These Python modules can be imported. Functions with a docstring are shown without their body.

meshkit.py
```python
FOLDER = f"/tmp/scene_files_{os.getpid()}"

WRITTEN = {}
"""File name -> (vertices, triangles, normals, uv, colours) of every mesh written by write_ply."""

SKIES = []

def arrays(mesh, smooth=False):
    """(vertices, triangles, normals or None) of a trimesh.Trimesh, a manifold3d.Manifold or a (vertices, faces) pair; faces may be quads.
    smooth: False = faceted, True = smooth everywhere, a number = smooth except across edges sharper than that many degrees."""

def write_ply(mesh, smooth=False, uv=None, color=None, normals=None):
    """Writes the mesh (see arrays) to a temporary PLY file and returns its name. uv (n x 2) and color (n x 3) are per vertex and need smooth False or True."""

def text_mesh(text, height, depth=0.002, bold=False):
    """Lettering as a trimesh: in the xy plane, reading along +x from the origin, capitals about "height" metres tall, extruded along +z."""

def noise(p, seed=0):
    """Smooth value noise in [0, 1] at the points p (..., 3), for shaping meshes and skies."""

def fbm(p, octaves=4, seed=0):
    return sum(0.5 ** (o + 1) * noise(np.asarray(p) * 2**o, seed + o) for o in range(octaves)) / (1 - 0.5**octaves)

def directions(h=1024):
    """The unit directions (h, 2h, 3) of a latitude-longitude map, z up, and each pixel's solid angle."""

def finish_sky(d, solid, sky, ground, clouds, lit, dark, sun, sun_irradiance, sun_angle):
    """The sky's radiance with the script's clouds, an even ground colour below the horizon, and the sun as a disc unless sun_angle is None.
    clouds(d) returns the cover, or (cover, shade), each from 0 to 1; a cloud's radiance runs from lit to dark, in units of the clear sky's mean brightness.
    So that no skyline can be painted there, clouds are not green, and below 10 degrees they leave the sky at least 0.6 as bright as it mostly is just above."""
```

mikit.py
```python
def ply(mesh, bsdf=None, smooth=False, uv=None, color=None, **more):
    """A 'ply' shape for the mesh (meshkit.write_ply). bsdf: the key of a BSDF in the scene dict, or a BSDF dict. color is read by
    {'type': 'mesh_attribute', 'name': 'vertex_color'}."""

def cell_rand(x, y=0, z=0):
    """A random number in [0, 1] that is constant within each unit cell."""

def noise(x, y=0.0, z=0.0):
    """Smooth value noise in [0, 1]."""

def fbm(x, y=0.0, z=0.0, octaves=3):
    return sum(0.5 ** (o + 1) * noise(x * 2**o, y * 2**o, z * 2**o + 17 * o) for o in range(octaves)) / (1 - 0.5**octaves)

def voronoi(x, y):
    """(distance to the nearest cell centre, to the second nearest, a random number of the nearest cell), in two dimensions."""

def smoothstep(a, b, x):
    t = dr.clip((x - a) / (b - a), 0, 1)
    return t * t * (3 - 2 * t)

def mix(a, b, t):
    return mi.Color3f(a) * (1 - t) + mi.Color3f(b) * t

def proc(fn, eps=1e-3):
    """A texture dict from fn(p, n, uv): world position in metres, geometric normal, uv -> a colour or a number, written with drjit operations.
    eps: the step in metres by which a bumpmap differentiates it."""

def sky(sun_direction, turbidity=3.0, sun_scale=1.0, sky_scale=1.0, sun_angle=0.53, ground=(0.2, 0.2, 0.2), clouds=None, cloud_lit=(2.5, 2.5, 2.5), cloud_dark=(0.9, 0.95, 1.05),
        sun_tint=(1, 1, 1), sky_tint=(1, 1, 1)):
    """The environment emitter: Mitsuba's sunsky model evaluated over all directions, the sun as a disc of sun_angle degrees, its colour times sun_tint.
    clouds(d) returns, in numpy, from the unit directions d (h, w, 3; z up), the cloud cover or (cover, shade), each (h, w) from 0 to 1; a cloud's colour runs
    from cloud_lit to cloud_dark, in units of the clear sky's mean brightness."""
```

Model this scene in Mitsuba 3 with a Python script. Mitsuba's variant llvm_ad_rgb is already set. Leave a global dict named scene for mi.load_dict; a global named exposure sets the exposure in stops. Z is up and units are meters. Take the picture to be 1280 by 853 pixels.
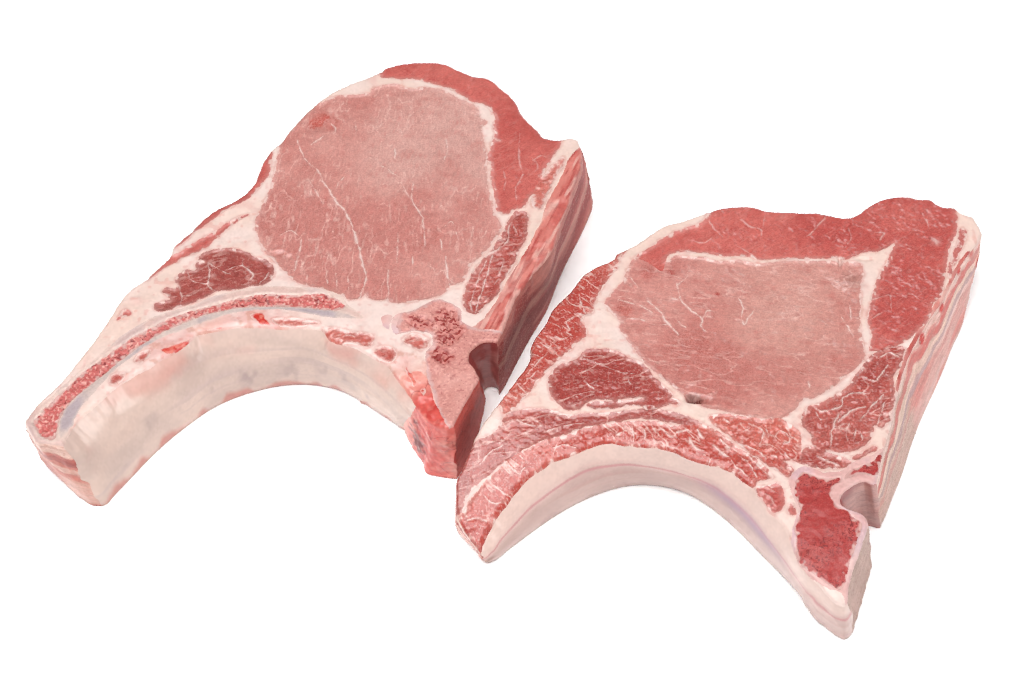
import math
import numpy as np
import drjit as dr
import mitsuba as mi
import mikit, meshkit, shapely, trimesh
from mikit import noise, fbm, smoothstep, mix, cell_rand
from scipy.spatial import Delaunay, cKDTree
from scipy.ndimage import gaussian_filter1d
from scipy.interpolate import RBFInterpolator

T = mi.ScalarTransform4f
scene, labels = {}, {}

# ------------------------------------------------------------------ camera, lamps, exposure
CAM, TARGET, HFOV = [0.0, -0.5142, 0.6268], [0.0, 0.0, 0.014], 24.3362
exposure = 0.55
scene['camera'] = {'type': 'perspective', 'fov': HFOV, 'fov_axis': 'x', 'near_clip': 0.05, 'far_clip': 60.0,
                   'to_world': T().look_at(origin=CAM, target=TARGET, up=[0, 0, 1])}


def softbox(key, origin, target, half, power, label):
    """A square studio softbox: a white diffuser that gives off light, set well above the table."""
    w = T().look_at(origin=origin, target=target, up=[0, 1, 0.01])
    scene[key + '__diffuser'] = {'type': 'rectangle', 'to_world': w @ T().scale([half, half, 1]),
                                 'emitter': {'type': 'area', 'radiance': {'type': 'rgb', 'value': [power, power * 0.99, power * 0.98]}},
                                 'bsdf': {'type': 'diffuse'}}
    shell = trimesh.creation.box((2.08 * half, 2.08 * half, 0.12))
    scene[key + '__housing'] = mikit.ply(shell, 'lamp_black', to_world=w @ T().translate([0, 0, -0.065]))
    labels[key] = {'label': label, 'category': 'studio lamp'}


scene['lamp_black'] = {'type': 'twosided', 'bsdf': {'type': 'diffuse', 'reflectance': {'type': 'rgb', 'value': [0.6, 0.6, 0.6]}}}
softbox('overhead_softbox', [-0.35, -0.35, 1.65], [0, 0, 0], 0.85, 3.95, 'large white softbox lamp hanging above the white table')
softbox('added_side_softbox', [1.75, -0.55, 1.05], [0, 0, 0], 0.55, 3.8, 'fill softbox lamp added on the right to lighten the cut sides')  # fill lamp added to lighten right walls and soften table shadows
softbox('added_back_softbox', [0.75, 1.75, 1.15], [0, 0, 0], 0.22, 4.5, 'small softbox lamp added behind the table for wet glints')  # lamp added so the meat relief catches wet glints
softbox('front_softbox', [-0.75, -1.75, 1.05], [0, 0, 0], 0.6, 2.2, 'white softbox lamp in front of the table to the left')

# ------------------------------------------------------------------ the white table they lie on
scene['sheet_white'] = {'type': 'twosided', 'bsdf': {'type': 'diffuse', 'reflectance': {'type': 'rgb', 'value': [0.9, 0.9, 0.9]}}}
scene['white_table'] = {'type': 'rectangle', 'to_world': T().translate([0, 0, -0.0003]) @ T().scale([3, 3, 1]), 'bsdf': {'type': 'ref', 'id': 'sheet_white'}}
labels['white_table'] = {'label': 'seamless white table surface under both chops', 'category': 'table', 'kind': 'structure'}

# ------------------------------------------------------------------ materials
K = 0.56  # the table is exposed a little past white, so base colours are this share of how the meat reads


def C(r, g, b):
    c = np.array([r, g, b], float) / 255
    c = np.where(c <= 0.04045, c / 12.92, ((c + 0.055) / 1.055) ** 2.4)
    c = np.maximum(c.mean() + (c - c.mean()) * 1.06, 0.004) ** 1.04 * K
    return [float(x) for x in c]


FAT, FAT_PINK, FAT_YEL = C(242, 220, 213), C(232, 190, 182), C(240, 213, 202)
BLOOD = C(206, 62, 56)


def clip01(x):
    return dr.clip(x, 0, 1)


def meat(light, dark, deep, ca, sa, fibre, marble, edge, pale=None, patch=(), rim_w=0.28, seam_k=1.0):
    """Cut muscle: colour drifts between three tones, a fine grain along the fibre direction, flecks of fat, fat seams (uv.y) and a ragged fat rim (uv.x)."""
    def fn(p, n, uv):
        x, y = p.x * 1000, p.y * 1000
        a, b = x * ca + y * sa, y * ca - x * sa
        big = fbm(x * 0.045 + 3, y * 0.045, 0.0, 3)
        med = noise(x * 0.42, y * 0.42, 5.0)
        fib = noise(a * 0.55, b * 2.6, 2.0)
        fine = noise(x * 2.6, y * 2.6, 9.0)
        wob = noise(x * 1.1, y * 1.1, 14.0)
        c = mix(light, dark, smoothstep(0.28, 0.72, big))
        if pale:
            d = dr.sqrt(dr.square(x - pale[0]) + dr.square(y - pale[1])) + (big - 0.5) * 40
            c = mix(c, pale[3], (1 - smoothstep(0.0, pale[2] * 1.3, d)) * 0.9)
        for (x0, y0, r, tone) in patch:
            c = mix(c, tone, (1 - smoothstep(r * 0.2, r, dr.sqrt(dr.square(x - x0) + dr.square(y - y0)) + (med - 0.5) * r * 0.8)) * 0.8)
        c = mix(c, deep, smoothstep(0.45, 0.95, med * 0.55 + fib * 0.45) * 0.55)
        bend = fbm(x * 0.5, y * 0.5, 11.0, 2)
        str_ = noise(a * 0.42 + 1.4 * bend, b * 1.7 + 1.6 * bend, 21.0)
        area = smoothstep(0.35, 0.62, noise(x * 0.13, y * 0.13, 33.0))
        vein = (1 - smoothstep(0.005, 0.05, dr.abs(fbm(a * 0.10 + 5, b * 0.24, 51.0, 3) - 0.5))) * smoothstep(0.42, 0.7, noise(x * 0.16 + 7, y * 0.16, 71.0))
        flk = smoothstep(0.62, 0.95, str_) * area * 0.95 + smoothstep(0.72, 0.98, noise(x * 1.5, y * 1.5, 41.0)) * 0.55 + vein * (0.5 + wob)
        c = mix(c, FAT_PINK, clip01(flk * marble))
        c = mix(c, light, smoothstep(0.5, 0.9, noise(x * 3.4, y * 3.4, 61.0)) * 0.35)
        c = c * (0.78 + 0.26 * fine + 0.18 * fib)
        c = mix(c, FAT_PINK, smoothstep(0.6, 0.95, noise(x * 2.2 + 31, y * 2.2, 81.0)) * 0.4 * marble)
        c = mix(c, FAT_PINK, (1 - smoothstep(0.0, 2.4, uv.x)) * 0.28 * edge)
        seam = 1 - smoothstep(0.25, 1.05, uv.y + (wob - 0.5) * 0.8)
        halo = (1 - smoothstep(0.5, 2.6, uv.y)) * 0.22
        c = mix(c, FAT, clip01((seam * (0.28 + 0.5 * wob) + halo) * seam_k))
        finger = smoothstep(0.58, 0.8, noise(x * 0.55, y * 0.55, 91.0)) * 0.9
        rim = 1 - smoothstep(-0.22, rim_w + finger * 0.6, uv.x - finger * 0.6 - (wob - 0.55) * 0.8 - (fine - 0.5) * 0.4)
        return mix(c, mix(FAT, FAT_PINK, 0.45), rim * edge)
    return fn


def fat_fn(p, n, uv):
    x, y, z = p.x * 1000, p.y * 1000, p.z * 1000
    c = mix(FAT, FAT_YEL, smoothstep(0.3, 0.7, fbm(x * 0.07, y * 0.07, z * 0.07, 2)))
    c = mix(c, FAT_PINK, smoothstep(0.5, 0.85, fbm(x * 0.16 + 9, y * 0.16, z * 0.16, 3)) * 0.75)
    c = mix(c, FAT_PINK, (1 - smoothstep(0.0, 1.2, uv.x)) * 0.4)
    c = mix(c, C(204, 122, 113), (1 - smoothstep(0.0, 1.0, uv.x - (noise(x * 0.6, y * 0.6, z + 3.0) - 0.6) * 1.6)) * 0.28)
    c = mix(c, C(226, 150, 142), smoothstep(0.66, 0.9, noise(x * 0.55, y * 0.55, z * 0.55)) * 0.35)
    c = mix(c, BLOOD, (1 - smoothstep(0.0, 8.0, uv.y + (noise(x * 0.4, y * 0.4, 3.0) - 0.5) * 5)) * 0.32)
    c = mix(c, C(214, 160, 146), (1 - smoothstep(4.0, 12.0, uv.y)) * smoothstep(0.5, 0.75, fbm(x * 0.3, y * 0.3, 6.0, 3)) * 0.7)
    return c * (0.95 + 0.1 * noise(x * 1.6, y * 1.6, z * 1.6))


def marrow_fn(red, pale, hole, scale, amount, rim):
    def fn(p, n, uv):
        x, y = p.x * 1000, p.y * 1000
        w = noise(x * 0.8, y * 0.8, 3.0)
        pore = noise(x * scale + w, y * scale + w, 7.0)
        net = noise(x * 1.35 * scale, y * 1.35 * scale, 17.0)
        big = fbm(x * 0.16, y * 0.16, 1.0, 2)
        c = mix(red, pale, clip01(smoothstep(0.5, 0.85, net) * amount + smoothstep(0.55, 0.75, big) * 0.25))
        c = mix(c, hole, smoothstep(0.58, 0.84, pore) * smoothstep(0.25, 0.6, big) * 0.8)
        c = c * (0.88 + 0.24 * noise(x * 2.4, y * 2.4, 47.0))
        return mix(c, C(222, 186, 180), (1 - smoothstep(0.0, rim, uv.x + (w - 0.55) * 2.2 * rim)) * 0.8)
    return fn


def bone_fn(p, n, uv):
    x, y = p.x * 1000, p.y * 1000
    w = noise(x * 0.35, y * 0.35, 3.0)
    c = mix(C(232, 206, 196), C(222, 190, 182), smoothstep(0.25, 1.4, uv.x + (w - 0.5) * 1.2))
    c = mix(c, C(184, 168, 178), smoothstep(0.5, 0.75, fbm(x * 0.12 + 4, y * 0.12, 0.0, 2)) * 0.25)
    c = mix(c, C(214, 150, 146), (1 - smoothstep(0.0, 1.1, uv.y)) * 0.6)
    return c * (0.93 + 0.14 * noise(x * 1.8, y * 1.8, 4.0))


def bone_edge_fn(p, n, uv):
    x, y = p.x * 1000, p.y * 1000
    c = mix(C(190, 174, 178), C(216, 196, 190), smoothstep(0.35, 0.7, fbm(x * 0.14 + 4, y * 0.14, 0.0, 3)))
    c = mix(c, C(232, 208, 198), (1 - smoothstep(0.0, 1.0, uv.x)) * 0.5)
    return c * (0.93 + 0.14 * noise(x * 1.8, y * 1.8, 4.0))


def vertebra_fn(p, n, uv):
    x, y = p.x * 1000, p.y * 1000
    w = noise(x * 0.7, y * 0.7, 3.0)
    near = 1 - smoothstep(0.5, 1.25, uv.y + (w - 0.5) * 0.5)
    c = mix(C(222, 164, 155), C(206, 138, 131), fbm(x * 0.14, y * 0.14, 2.0, 3))
    c = c * (0.92 + 0.16 * noise(x * 2.1, y * 2.1, 35.0))
    c = mix(c, C(236, 178, 168), smoothstep(0.55, 0.9, noise(x * 1.7, y * 1.7, 8.0)) * 0.6)
    c = mix(c, C(196, 90, 84), near * 0.35)
    c = mix(c, C(150, 44, 42), smoothstep(0.50, 0.66, noise(x * 1.05 + w, y * 1.5 + w, 7.0)) * near * 0.9)
    c = mix(c, C(170, 90, 88), smoothstep(0.76, 0.9, noise(x * 1.4, y * 1.4, 27.0)) * 0.55)
    return mix(c, C(218, 188, 186), (1 - smoothstep(0.0, 1.6, uv.x + (w - 0.5) * 1.6)) * 0.6)


def cortex_fn(p, n, uv):
    x, y = p.x * 1000, p.y * 1000
    c = mix(C(232, 200, 194), C(222, 168, 164), fbm(x * 0.2, y * 0.2, 2.0, 2))
    c = mix(c, C(208, 186, 200), smoothstep(0.55, 0.8, fbm(x * 0.12 + 20, y * 0.12, 0.0, 2)) * 0.4)
    return c * (0.94 + 0.12 * noise(x * 1.5, y * 1.5, 4.0))


def membrane_fn(a, b, streak, low, spots, fold=0.0):
    """Pleura over the inside of the rib: uv.x runs along it in mm, uv.y from its upper (0) to its lower edge (1)."""
    def fn(p, n, uv):
        s, t = uv.x, uv.y
        w = fbm(s * 0.06, t * 3.0, 1.0, 3)
        c = mix(a, b, smoothstep(0.3, 0.7, w))
        line = noise(s * 0.02 + 0.4 * w, t * 13.0 + 1.4 * w, 6.0)
        c = mix(c, streak, smoothstep(0.58, 0.85, line) * 0.5 * smoothstep(0.1, 0.3, t))
        lip = fold if fold else 0.12
        flush = smoothstep(0.45, 0.7, fbm(s * 0.08, t * 2.0, 31.0, 3))
        c = mix(c, C(228, 148, 136), flush * (1 - smoothstep(0.05, 0.4, t)) * (0.0 if fold else 0.6))
        c = mix(c, C(236, 208, 198), (1 - smoothstep(lip - 0.1, lip + 0.1, t + (w - 0.5) * 0.2)) * (0.9 if fold else 0.45))
        if fold:
            tt = t + (w - 0.5) * 0.16
            c = mix(c, C(206, 138, 142), (1 - smoothstep(0.0, 0.05, dr.abs(tt - fold - 0.06))) * 0.7)
            c = mix(c, C(170, 142, 170), (1 - smoothstep(0.0, 0.22, dr.abs(tt - fold - 0.16))) * (1 - smoothstep(8.0, 26.0, dr.sqrt(dr.square(p.x * 1000 - PURPLE[0]) + dr.square(p.y * 1000 - PURPLE[1])))) * 0.75)
            c = mix(c, C(196, 166, 158), smoothstep(fold + 0.1, fold + 0.25, tt) * 0.55)
        c = mix(c, low, smoothstep(0.86, 0.99, t + (noise(s * 0.25, 0.0, 3.0) - 0.5) * 0.16) * 0.75)
        for (x0, y0, z0, r, k) in spots:
            d = dr.sqrt(dr.square(p.x * 1000 - x0) + dr.square(p.y * 1000 - y0) + dr.square(p.z * 1000 - z0)) + (noise(s * 0.5, t * 8, 9.0) - 0.5) * r
            c = mix(c, C(140, 118, 128), (1 - smoothstep(0.0, r, d)) * k)
        return c * (0.96 + 0.08 * noise(s * 1.2, t * 30, 2.0))
    return fn


def side_fn(c1, c2, c3, speck, lines, k, spots=(), saw=None, stripes=()):
    """Cut side of the chop: streaks that run along it, with a sawn speckle."""
    def fn(p, n, uv):
        s, t = uv.x, uv.y
        x, y, z = p.x * 1000, p.y * 1000, p.z * 1000
        w = fbm(s * 0.09, t * 2.2, 1.0, 3)
        band = noise(s * 0.022 + w, t * lines + w * 1.5, 3.0)
        c = mix(c1, c2, smoothstep(0.3, 0.7, band))
        c = mix(c, c3, smoothstep(0.55, 0.8, noise(s * 0.04 + 7, t * lines * 1.3 + w, 13.0)) * 0.9)
        fib = noise(s * 0.22 + 2 * w, t * 34.0 + 3 * w, 23.0)
        if saw:
            d = dr.sqrt(dr.square(x - saw[0]) + dr.square(y - saw[1])) + (w - 0.5) * 12
            m = 1 - smoothstep(saw[2] * 0.75, saw[2], d)
            c = mix(c, saw[3], m * 0.85)
            c = mix(c, saw[4], m * smoothstep(0.55, 0.75, noise(x * 1.9, y * 1.9, z * 1.9 + 40)) * 0.55)
        for (t0, half, tone, q) in stripes:
            c = mix(c, tone, (1 - smoothstep(half * 0.5, half, dr.abs(t + (w - 0.5) * 0.22 - t0))) * q * (0.6 + 0.4 * fib))
        for (x0, y0, z0, r, tone, q) in spots:
            d = dr.sqrt(dr.square(x - x0) + dr.square(y - y0) + dr.square(z - z0)) + (w - 0.5) * r
            c = mix(c, tone, (1 - smoothstep(r * 0.4, r, d)) * q)
        c = mix(c, speck, smoothstep(0.62, 0.85, noise(x * 1.3, y * 1.3, z * 1.3)) * k)
        return c * (0.78 + 0.24 * noise(x * 1.9, y * 1.9, z * 1.9 + 5) + 0.24 * fib)
    return fn


def bloody_fn(p, n, uv):
    x, y, z = p.x * 1000, p.y * 1000, p.z * 1000
    w = fbm(x * 0.22, y * 0.22, z * 0.22, 4)
    far = smoothstep(4.0, 18.0, dr.sqrt(dr.square(x - CLOTS[0][0] - 5) + dr.square(y - CLOTS[0][1] + 2)) + (w - 0.5) * 14)
    c = mix(C(222, 104, 97), C(204, 78, 74), smoothstep(0.35, 0.7, w))
    c = mix(c, C(240, 176, 164), clip01(far * 1.1))
    c = mix(c, C(238, 150, 140), smoothstep(0.52, 0.8, fbm(x * 0.5, y * 0.5, z * 0.5 + 3, 2)) * 0.7)
    crease = 1 - smoothstep(0.0, 0.018, dr.abs(fbm(x * 0.11 + 3, y * 0.11, z * 0.16, 3) - 0.5))
    c = mix(c, C(158, 40, 42), crease * 0.55)
    c = c * (0.92 + 0.16 * noise(x * 1.4, y * 1.4, z * 1.4))
    for (x0, y0, z0, r) in CLOTS:
        d = dr.sqrt(dr.square(x - x0) + dr.square(y - y0) + dr.square(z - z0)) + (noise(x * 0.6, y * 0.6, z * 0.6) - 0.5) * r
        c = mix(c, C(124, 26, 32), (1 - smoothstep(r * 0.3, r, d)) * 0.95)
    return c


def blood_fn(p, n, uv):
    x, y = p.x * 1000, p.y * 1000
    w = fbm(x * 0.6, y * 0.6, 4.0, 3)
    c = mix(C(206, 70, 62), C(226, 132, 118), smoothstep(0.4, 0.75, w))
    return mix(FAT_PINK, c, smoothstep(0.0, 0.7, uv.x + (w - 0.5) * 1.6))


def tissue_fn(p, n, uv):
    x, y = p.x * 1000, p.y * 1000
    a, b = 0.37 * x + 0.93 * y, 0.93 * x - 0.37 * y
    w = fbm(a * 0.10, b * 0.45, 1.0, 3)
    c = mix(C(220, 140, 130), C(200, 106, 99), smoothstep(0.35, 0.65, w))
    c = mix(c, C(236, 196, 186), smoothstep(0.52, 0.75, noise(a * 0.09 + w, b * 0.75, 8.0)) * 0.6)
    c = mix(c, C(180, 80, 76), smoothstep(0.62, 0.85, noise(a * 0.2 + w, b * 1.1, 18.0)) * 0.6)
    c = c * (0.92 + 0.16 * noise(x * 1.7, y * 1.7, 2.0))
    return mix(c, FAT_PINK, (1 - smoothstep(0.0, 1.5, uv.x)) * 0.4)


CLOTS = [(-30.9, -38.2, 10.0, 5.5), (-30.8, -37.8, 6.0, 4.5), (-29.7, -36.4, 17.0, 3.4), (-27.3, -40.7, 8.0, 2.0)]
PURPLE, PALE_A, PALE_B, RED_A = ((73.7, -74.1), (-21.3, 80.3), (95.4, -5.2), (-68.6, 91.2))
SIDE_BLOOD = [(160.1, 32.8, 18.0, 4.0), (155.2, 30.2, 25.0, 3.5), (150.7, 21.2, 26.0, 2.5), (143.6, 5.6, 25.0, 2.0), (135.6, -8.4, 25.0, 2.2)]
SAW_A, SAW_B = ((-2.1, -4.7), (124.9, -50.3))
MARKS_SHADE_B = [(113.9, 17.1, 5.0, (172, 124, 116)), (60.0, -35.0, 2.6, (96, 36, 32)), (58.0, -34.1, 1.8, (90, 34, 30)), (68.9, 9.2, 1.4, (168, 72, 66)), (53.5, 18.5, 2.6, (176, 82, 76)), (37.4, 3.2, 4.5, (186, 104, 96)), (46.0, 19.6, 5, (190, 112, 106))]  # dent grey paints shade and thin meat, crevice dark paints shade; rest red
STAINS_FOLD = [(-89.3, -10.2, 8.0, 5, 0.4), (-101.3, -16.0, 7.0, 2.6, 0.7), (-74.3, -8.3, 9.0, 6, 0.28), (-132.6, -53.7, 14.0, 2.2, 0.8), (-131.4, -52.1, 14.0, 2.2, 0.7), (-104.3, -9.0, 15.0, 5, 0.15), (-53.6, -11.9, 10.0, 6, 0.3), (-118.6, -30.5, 12.0, 5, 0.22), (-111.2, -23.3, 8.0, 4, 0.25), (-64.4, -8.3, 12.0, 5, 0.3), (-54.2, -9.9, 16.0, 2.6, 0.55), (-51.8, -12.2, 13.0, 2.6, 0.6), (-49.5, -14.6, 10.0, 2.6, 0.55), (-47.0, -17.8, 8.0, 2.6, 0.5)]  # last four grey spots draw a dark membrane fold in colour


def skin(key, fn, rough=0.25, spec=0.5):
    scene[key] = {'type': 'twosided', 'bsdf': {'type': 'principled', 'base_color': mikit.proc(fn), 'roughness': rough, 'specular': spec}}


skin('pink_loin_upright', meat(C(214, 157, 149), C(200, 134, 127), C(182, 110, 103), 0.12, 0.99, 1, 0.5, 0.9, PALE_A + (34.0, C(216, 172, 164)), [RED_A + (7.0, C(188, 88, 78))]))
skin('pink_loin_level', meat(C(210, 149, 141), C(195, 124, 117), C(176, 99, 93), 0.98, -0.2, 1, 0.4, 0.9, PALE_B + (36.0, C(212, 160, 150)), [q[:3] + (C(*q[3]),) for q in MARKS_SHADE_B]))
skin('red_meat', meat(C(206, 116, 109), C(190, 94, 89), C(172, 74, 71), 0.8, 0.6, 1, 0.10, 0.9, seam_k=0.55))
skin('dark_meat', meat(C(172, 94, 88), C(152, 74, 70), C(124, 50, 48), 0.9, 0.3, 1, 0.35, 0.95))
skin('flank_meat', meat(C(186, 100, 93), C(168, 80, 75), C(136, 54, 52), 0.9, 0.25, 1, 0.5, 0.9))
skin('soft_meat', meat(C(206, 122, 112), C(190, 98, 90), C(170, 78, 72), 0.9, 0.3, 1, 0.5, 1.0, rim_w=1.3))
skin('marbled_meat', meat(C(206, 114, 103), C(186, 84, 76), C(154, 58, 55), 0.7, -0.7, 1, 0.8, 1.0))
skin('fat_white', fat_fn, 0.45)
skin('red_marrow', marrow_fn(C(204, 110, 106), C(232, 178, 168), C(128, 36, 40), 1.25, 0.75, 1.1), 0.5)
skin('vivid_marrow', marrow_fn(C(174, 62, 60), C(204, 112, 106), C(120, 30, 34), 2.6, 0.32, 0.9), 0.42)
skin('bone_rim', bone_fn, 0.5)
skin('bone_edge', bone_edge_fn, 0.4)
skin('bone_pink', vertebra_fn, 0.5)
skin('bone_pale', cortex_fn, 0.45)
skin('pink_tissue', tissue_fn, 0.4)
skin('bloody', bloody_fn, 0.28)
skin('blood', blood_fn, 0.3)
skin('pleura_grey', membrane_fn(C(228, 202, 190), C(212, 188, 178), C(204, 180, 176), C(200, 118, 108), STAINS_FOLD), 0.28)
skin('pleura_pink', membrane_fn(C(222, 190, 182), C(208, 174, 167), C(196, 134, 132), C(186, 150, 144), [], 0.29), 0.28)
skin('side_red', side_fn(C(198, 104, 98), C(168, 74, 71), C(216, 142, 132), C(222, 158, 148), 6.0, 0.3, [], SAW_A + (26.0, C(160, 62, 60), C(210, 140, 132)), [(0.0, 0.10, C(214, 140, 130), 0.8), (0.46, 0.09, C(214, 156, 144), 0.75), (0.62, 0.05, C(150, 62, 60), 0.4)]), 0.5, 0.15)
skin('side_pale', side_fn(C(238, 200, 192), C(228, 178, 171), C(226, 148, 140), C(222, 196, 186), 6.0, 0.3, [q + (C(204, 48, 44), 0.85) for q in SIDE_BLOOD], SAW_B + (27.0, C(212, 180, 168), C(178, 142, 130)), [(0.0, 0.10, C(240, 208, 198), 0.9), (0.16, 0.07, C(206, 92, 86), 0.75), (0.27, 0.06, C(242, 210, 194), 0.9), (0.36, 0.05, C(186, 156, 160), 0.8), (0.52, 0.06, C(214, 140, 134), 0.5)]), 0.5, 0.15)
skin('sawn_bone', side_fn(C(220, 104, 94), C(198, 84, 78), C(222, 134, 122), C(160, 70, 66), 2.0, 0.5), 0.5, 0.15)
skin('sawn_bone_pale', side_fn(C(190, 160, 149), C(206, 172, 162), C(180, 148, 138), C(160, 120, 112), 2.0, 0.5), 0.5, 0.15)
skin('canal', side_fn(C(186, 106, 102), C(160, 76, 74), C(206, 156, 148), C(150, 80, 80), 1.5, 0.1), 0.3)
skin('flesh_end', side_fn(C(204, 128, 114), C(184, 100, 90), C(222, 176, 162), C(190, 110, 100), 3.0, 0.3, [], None, [(0.02, 0.14, C(234, 204, 190), 0.9), (0.24, 0.06, C(150, 62, 58), 0.7), (0.4, 0.07, C(226, 190, 176), 0.7)]))

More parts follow.
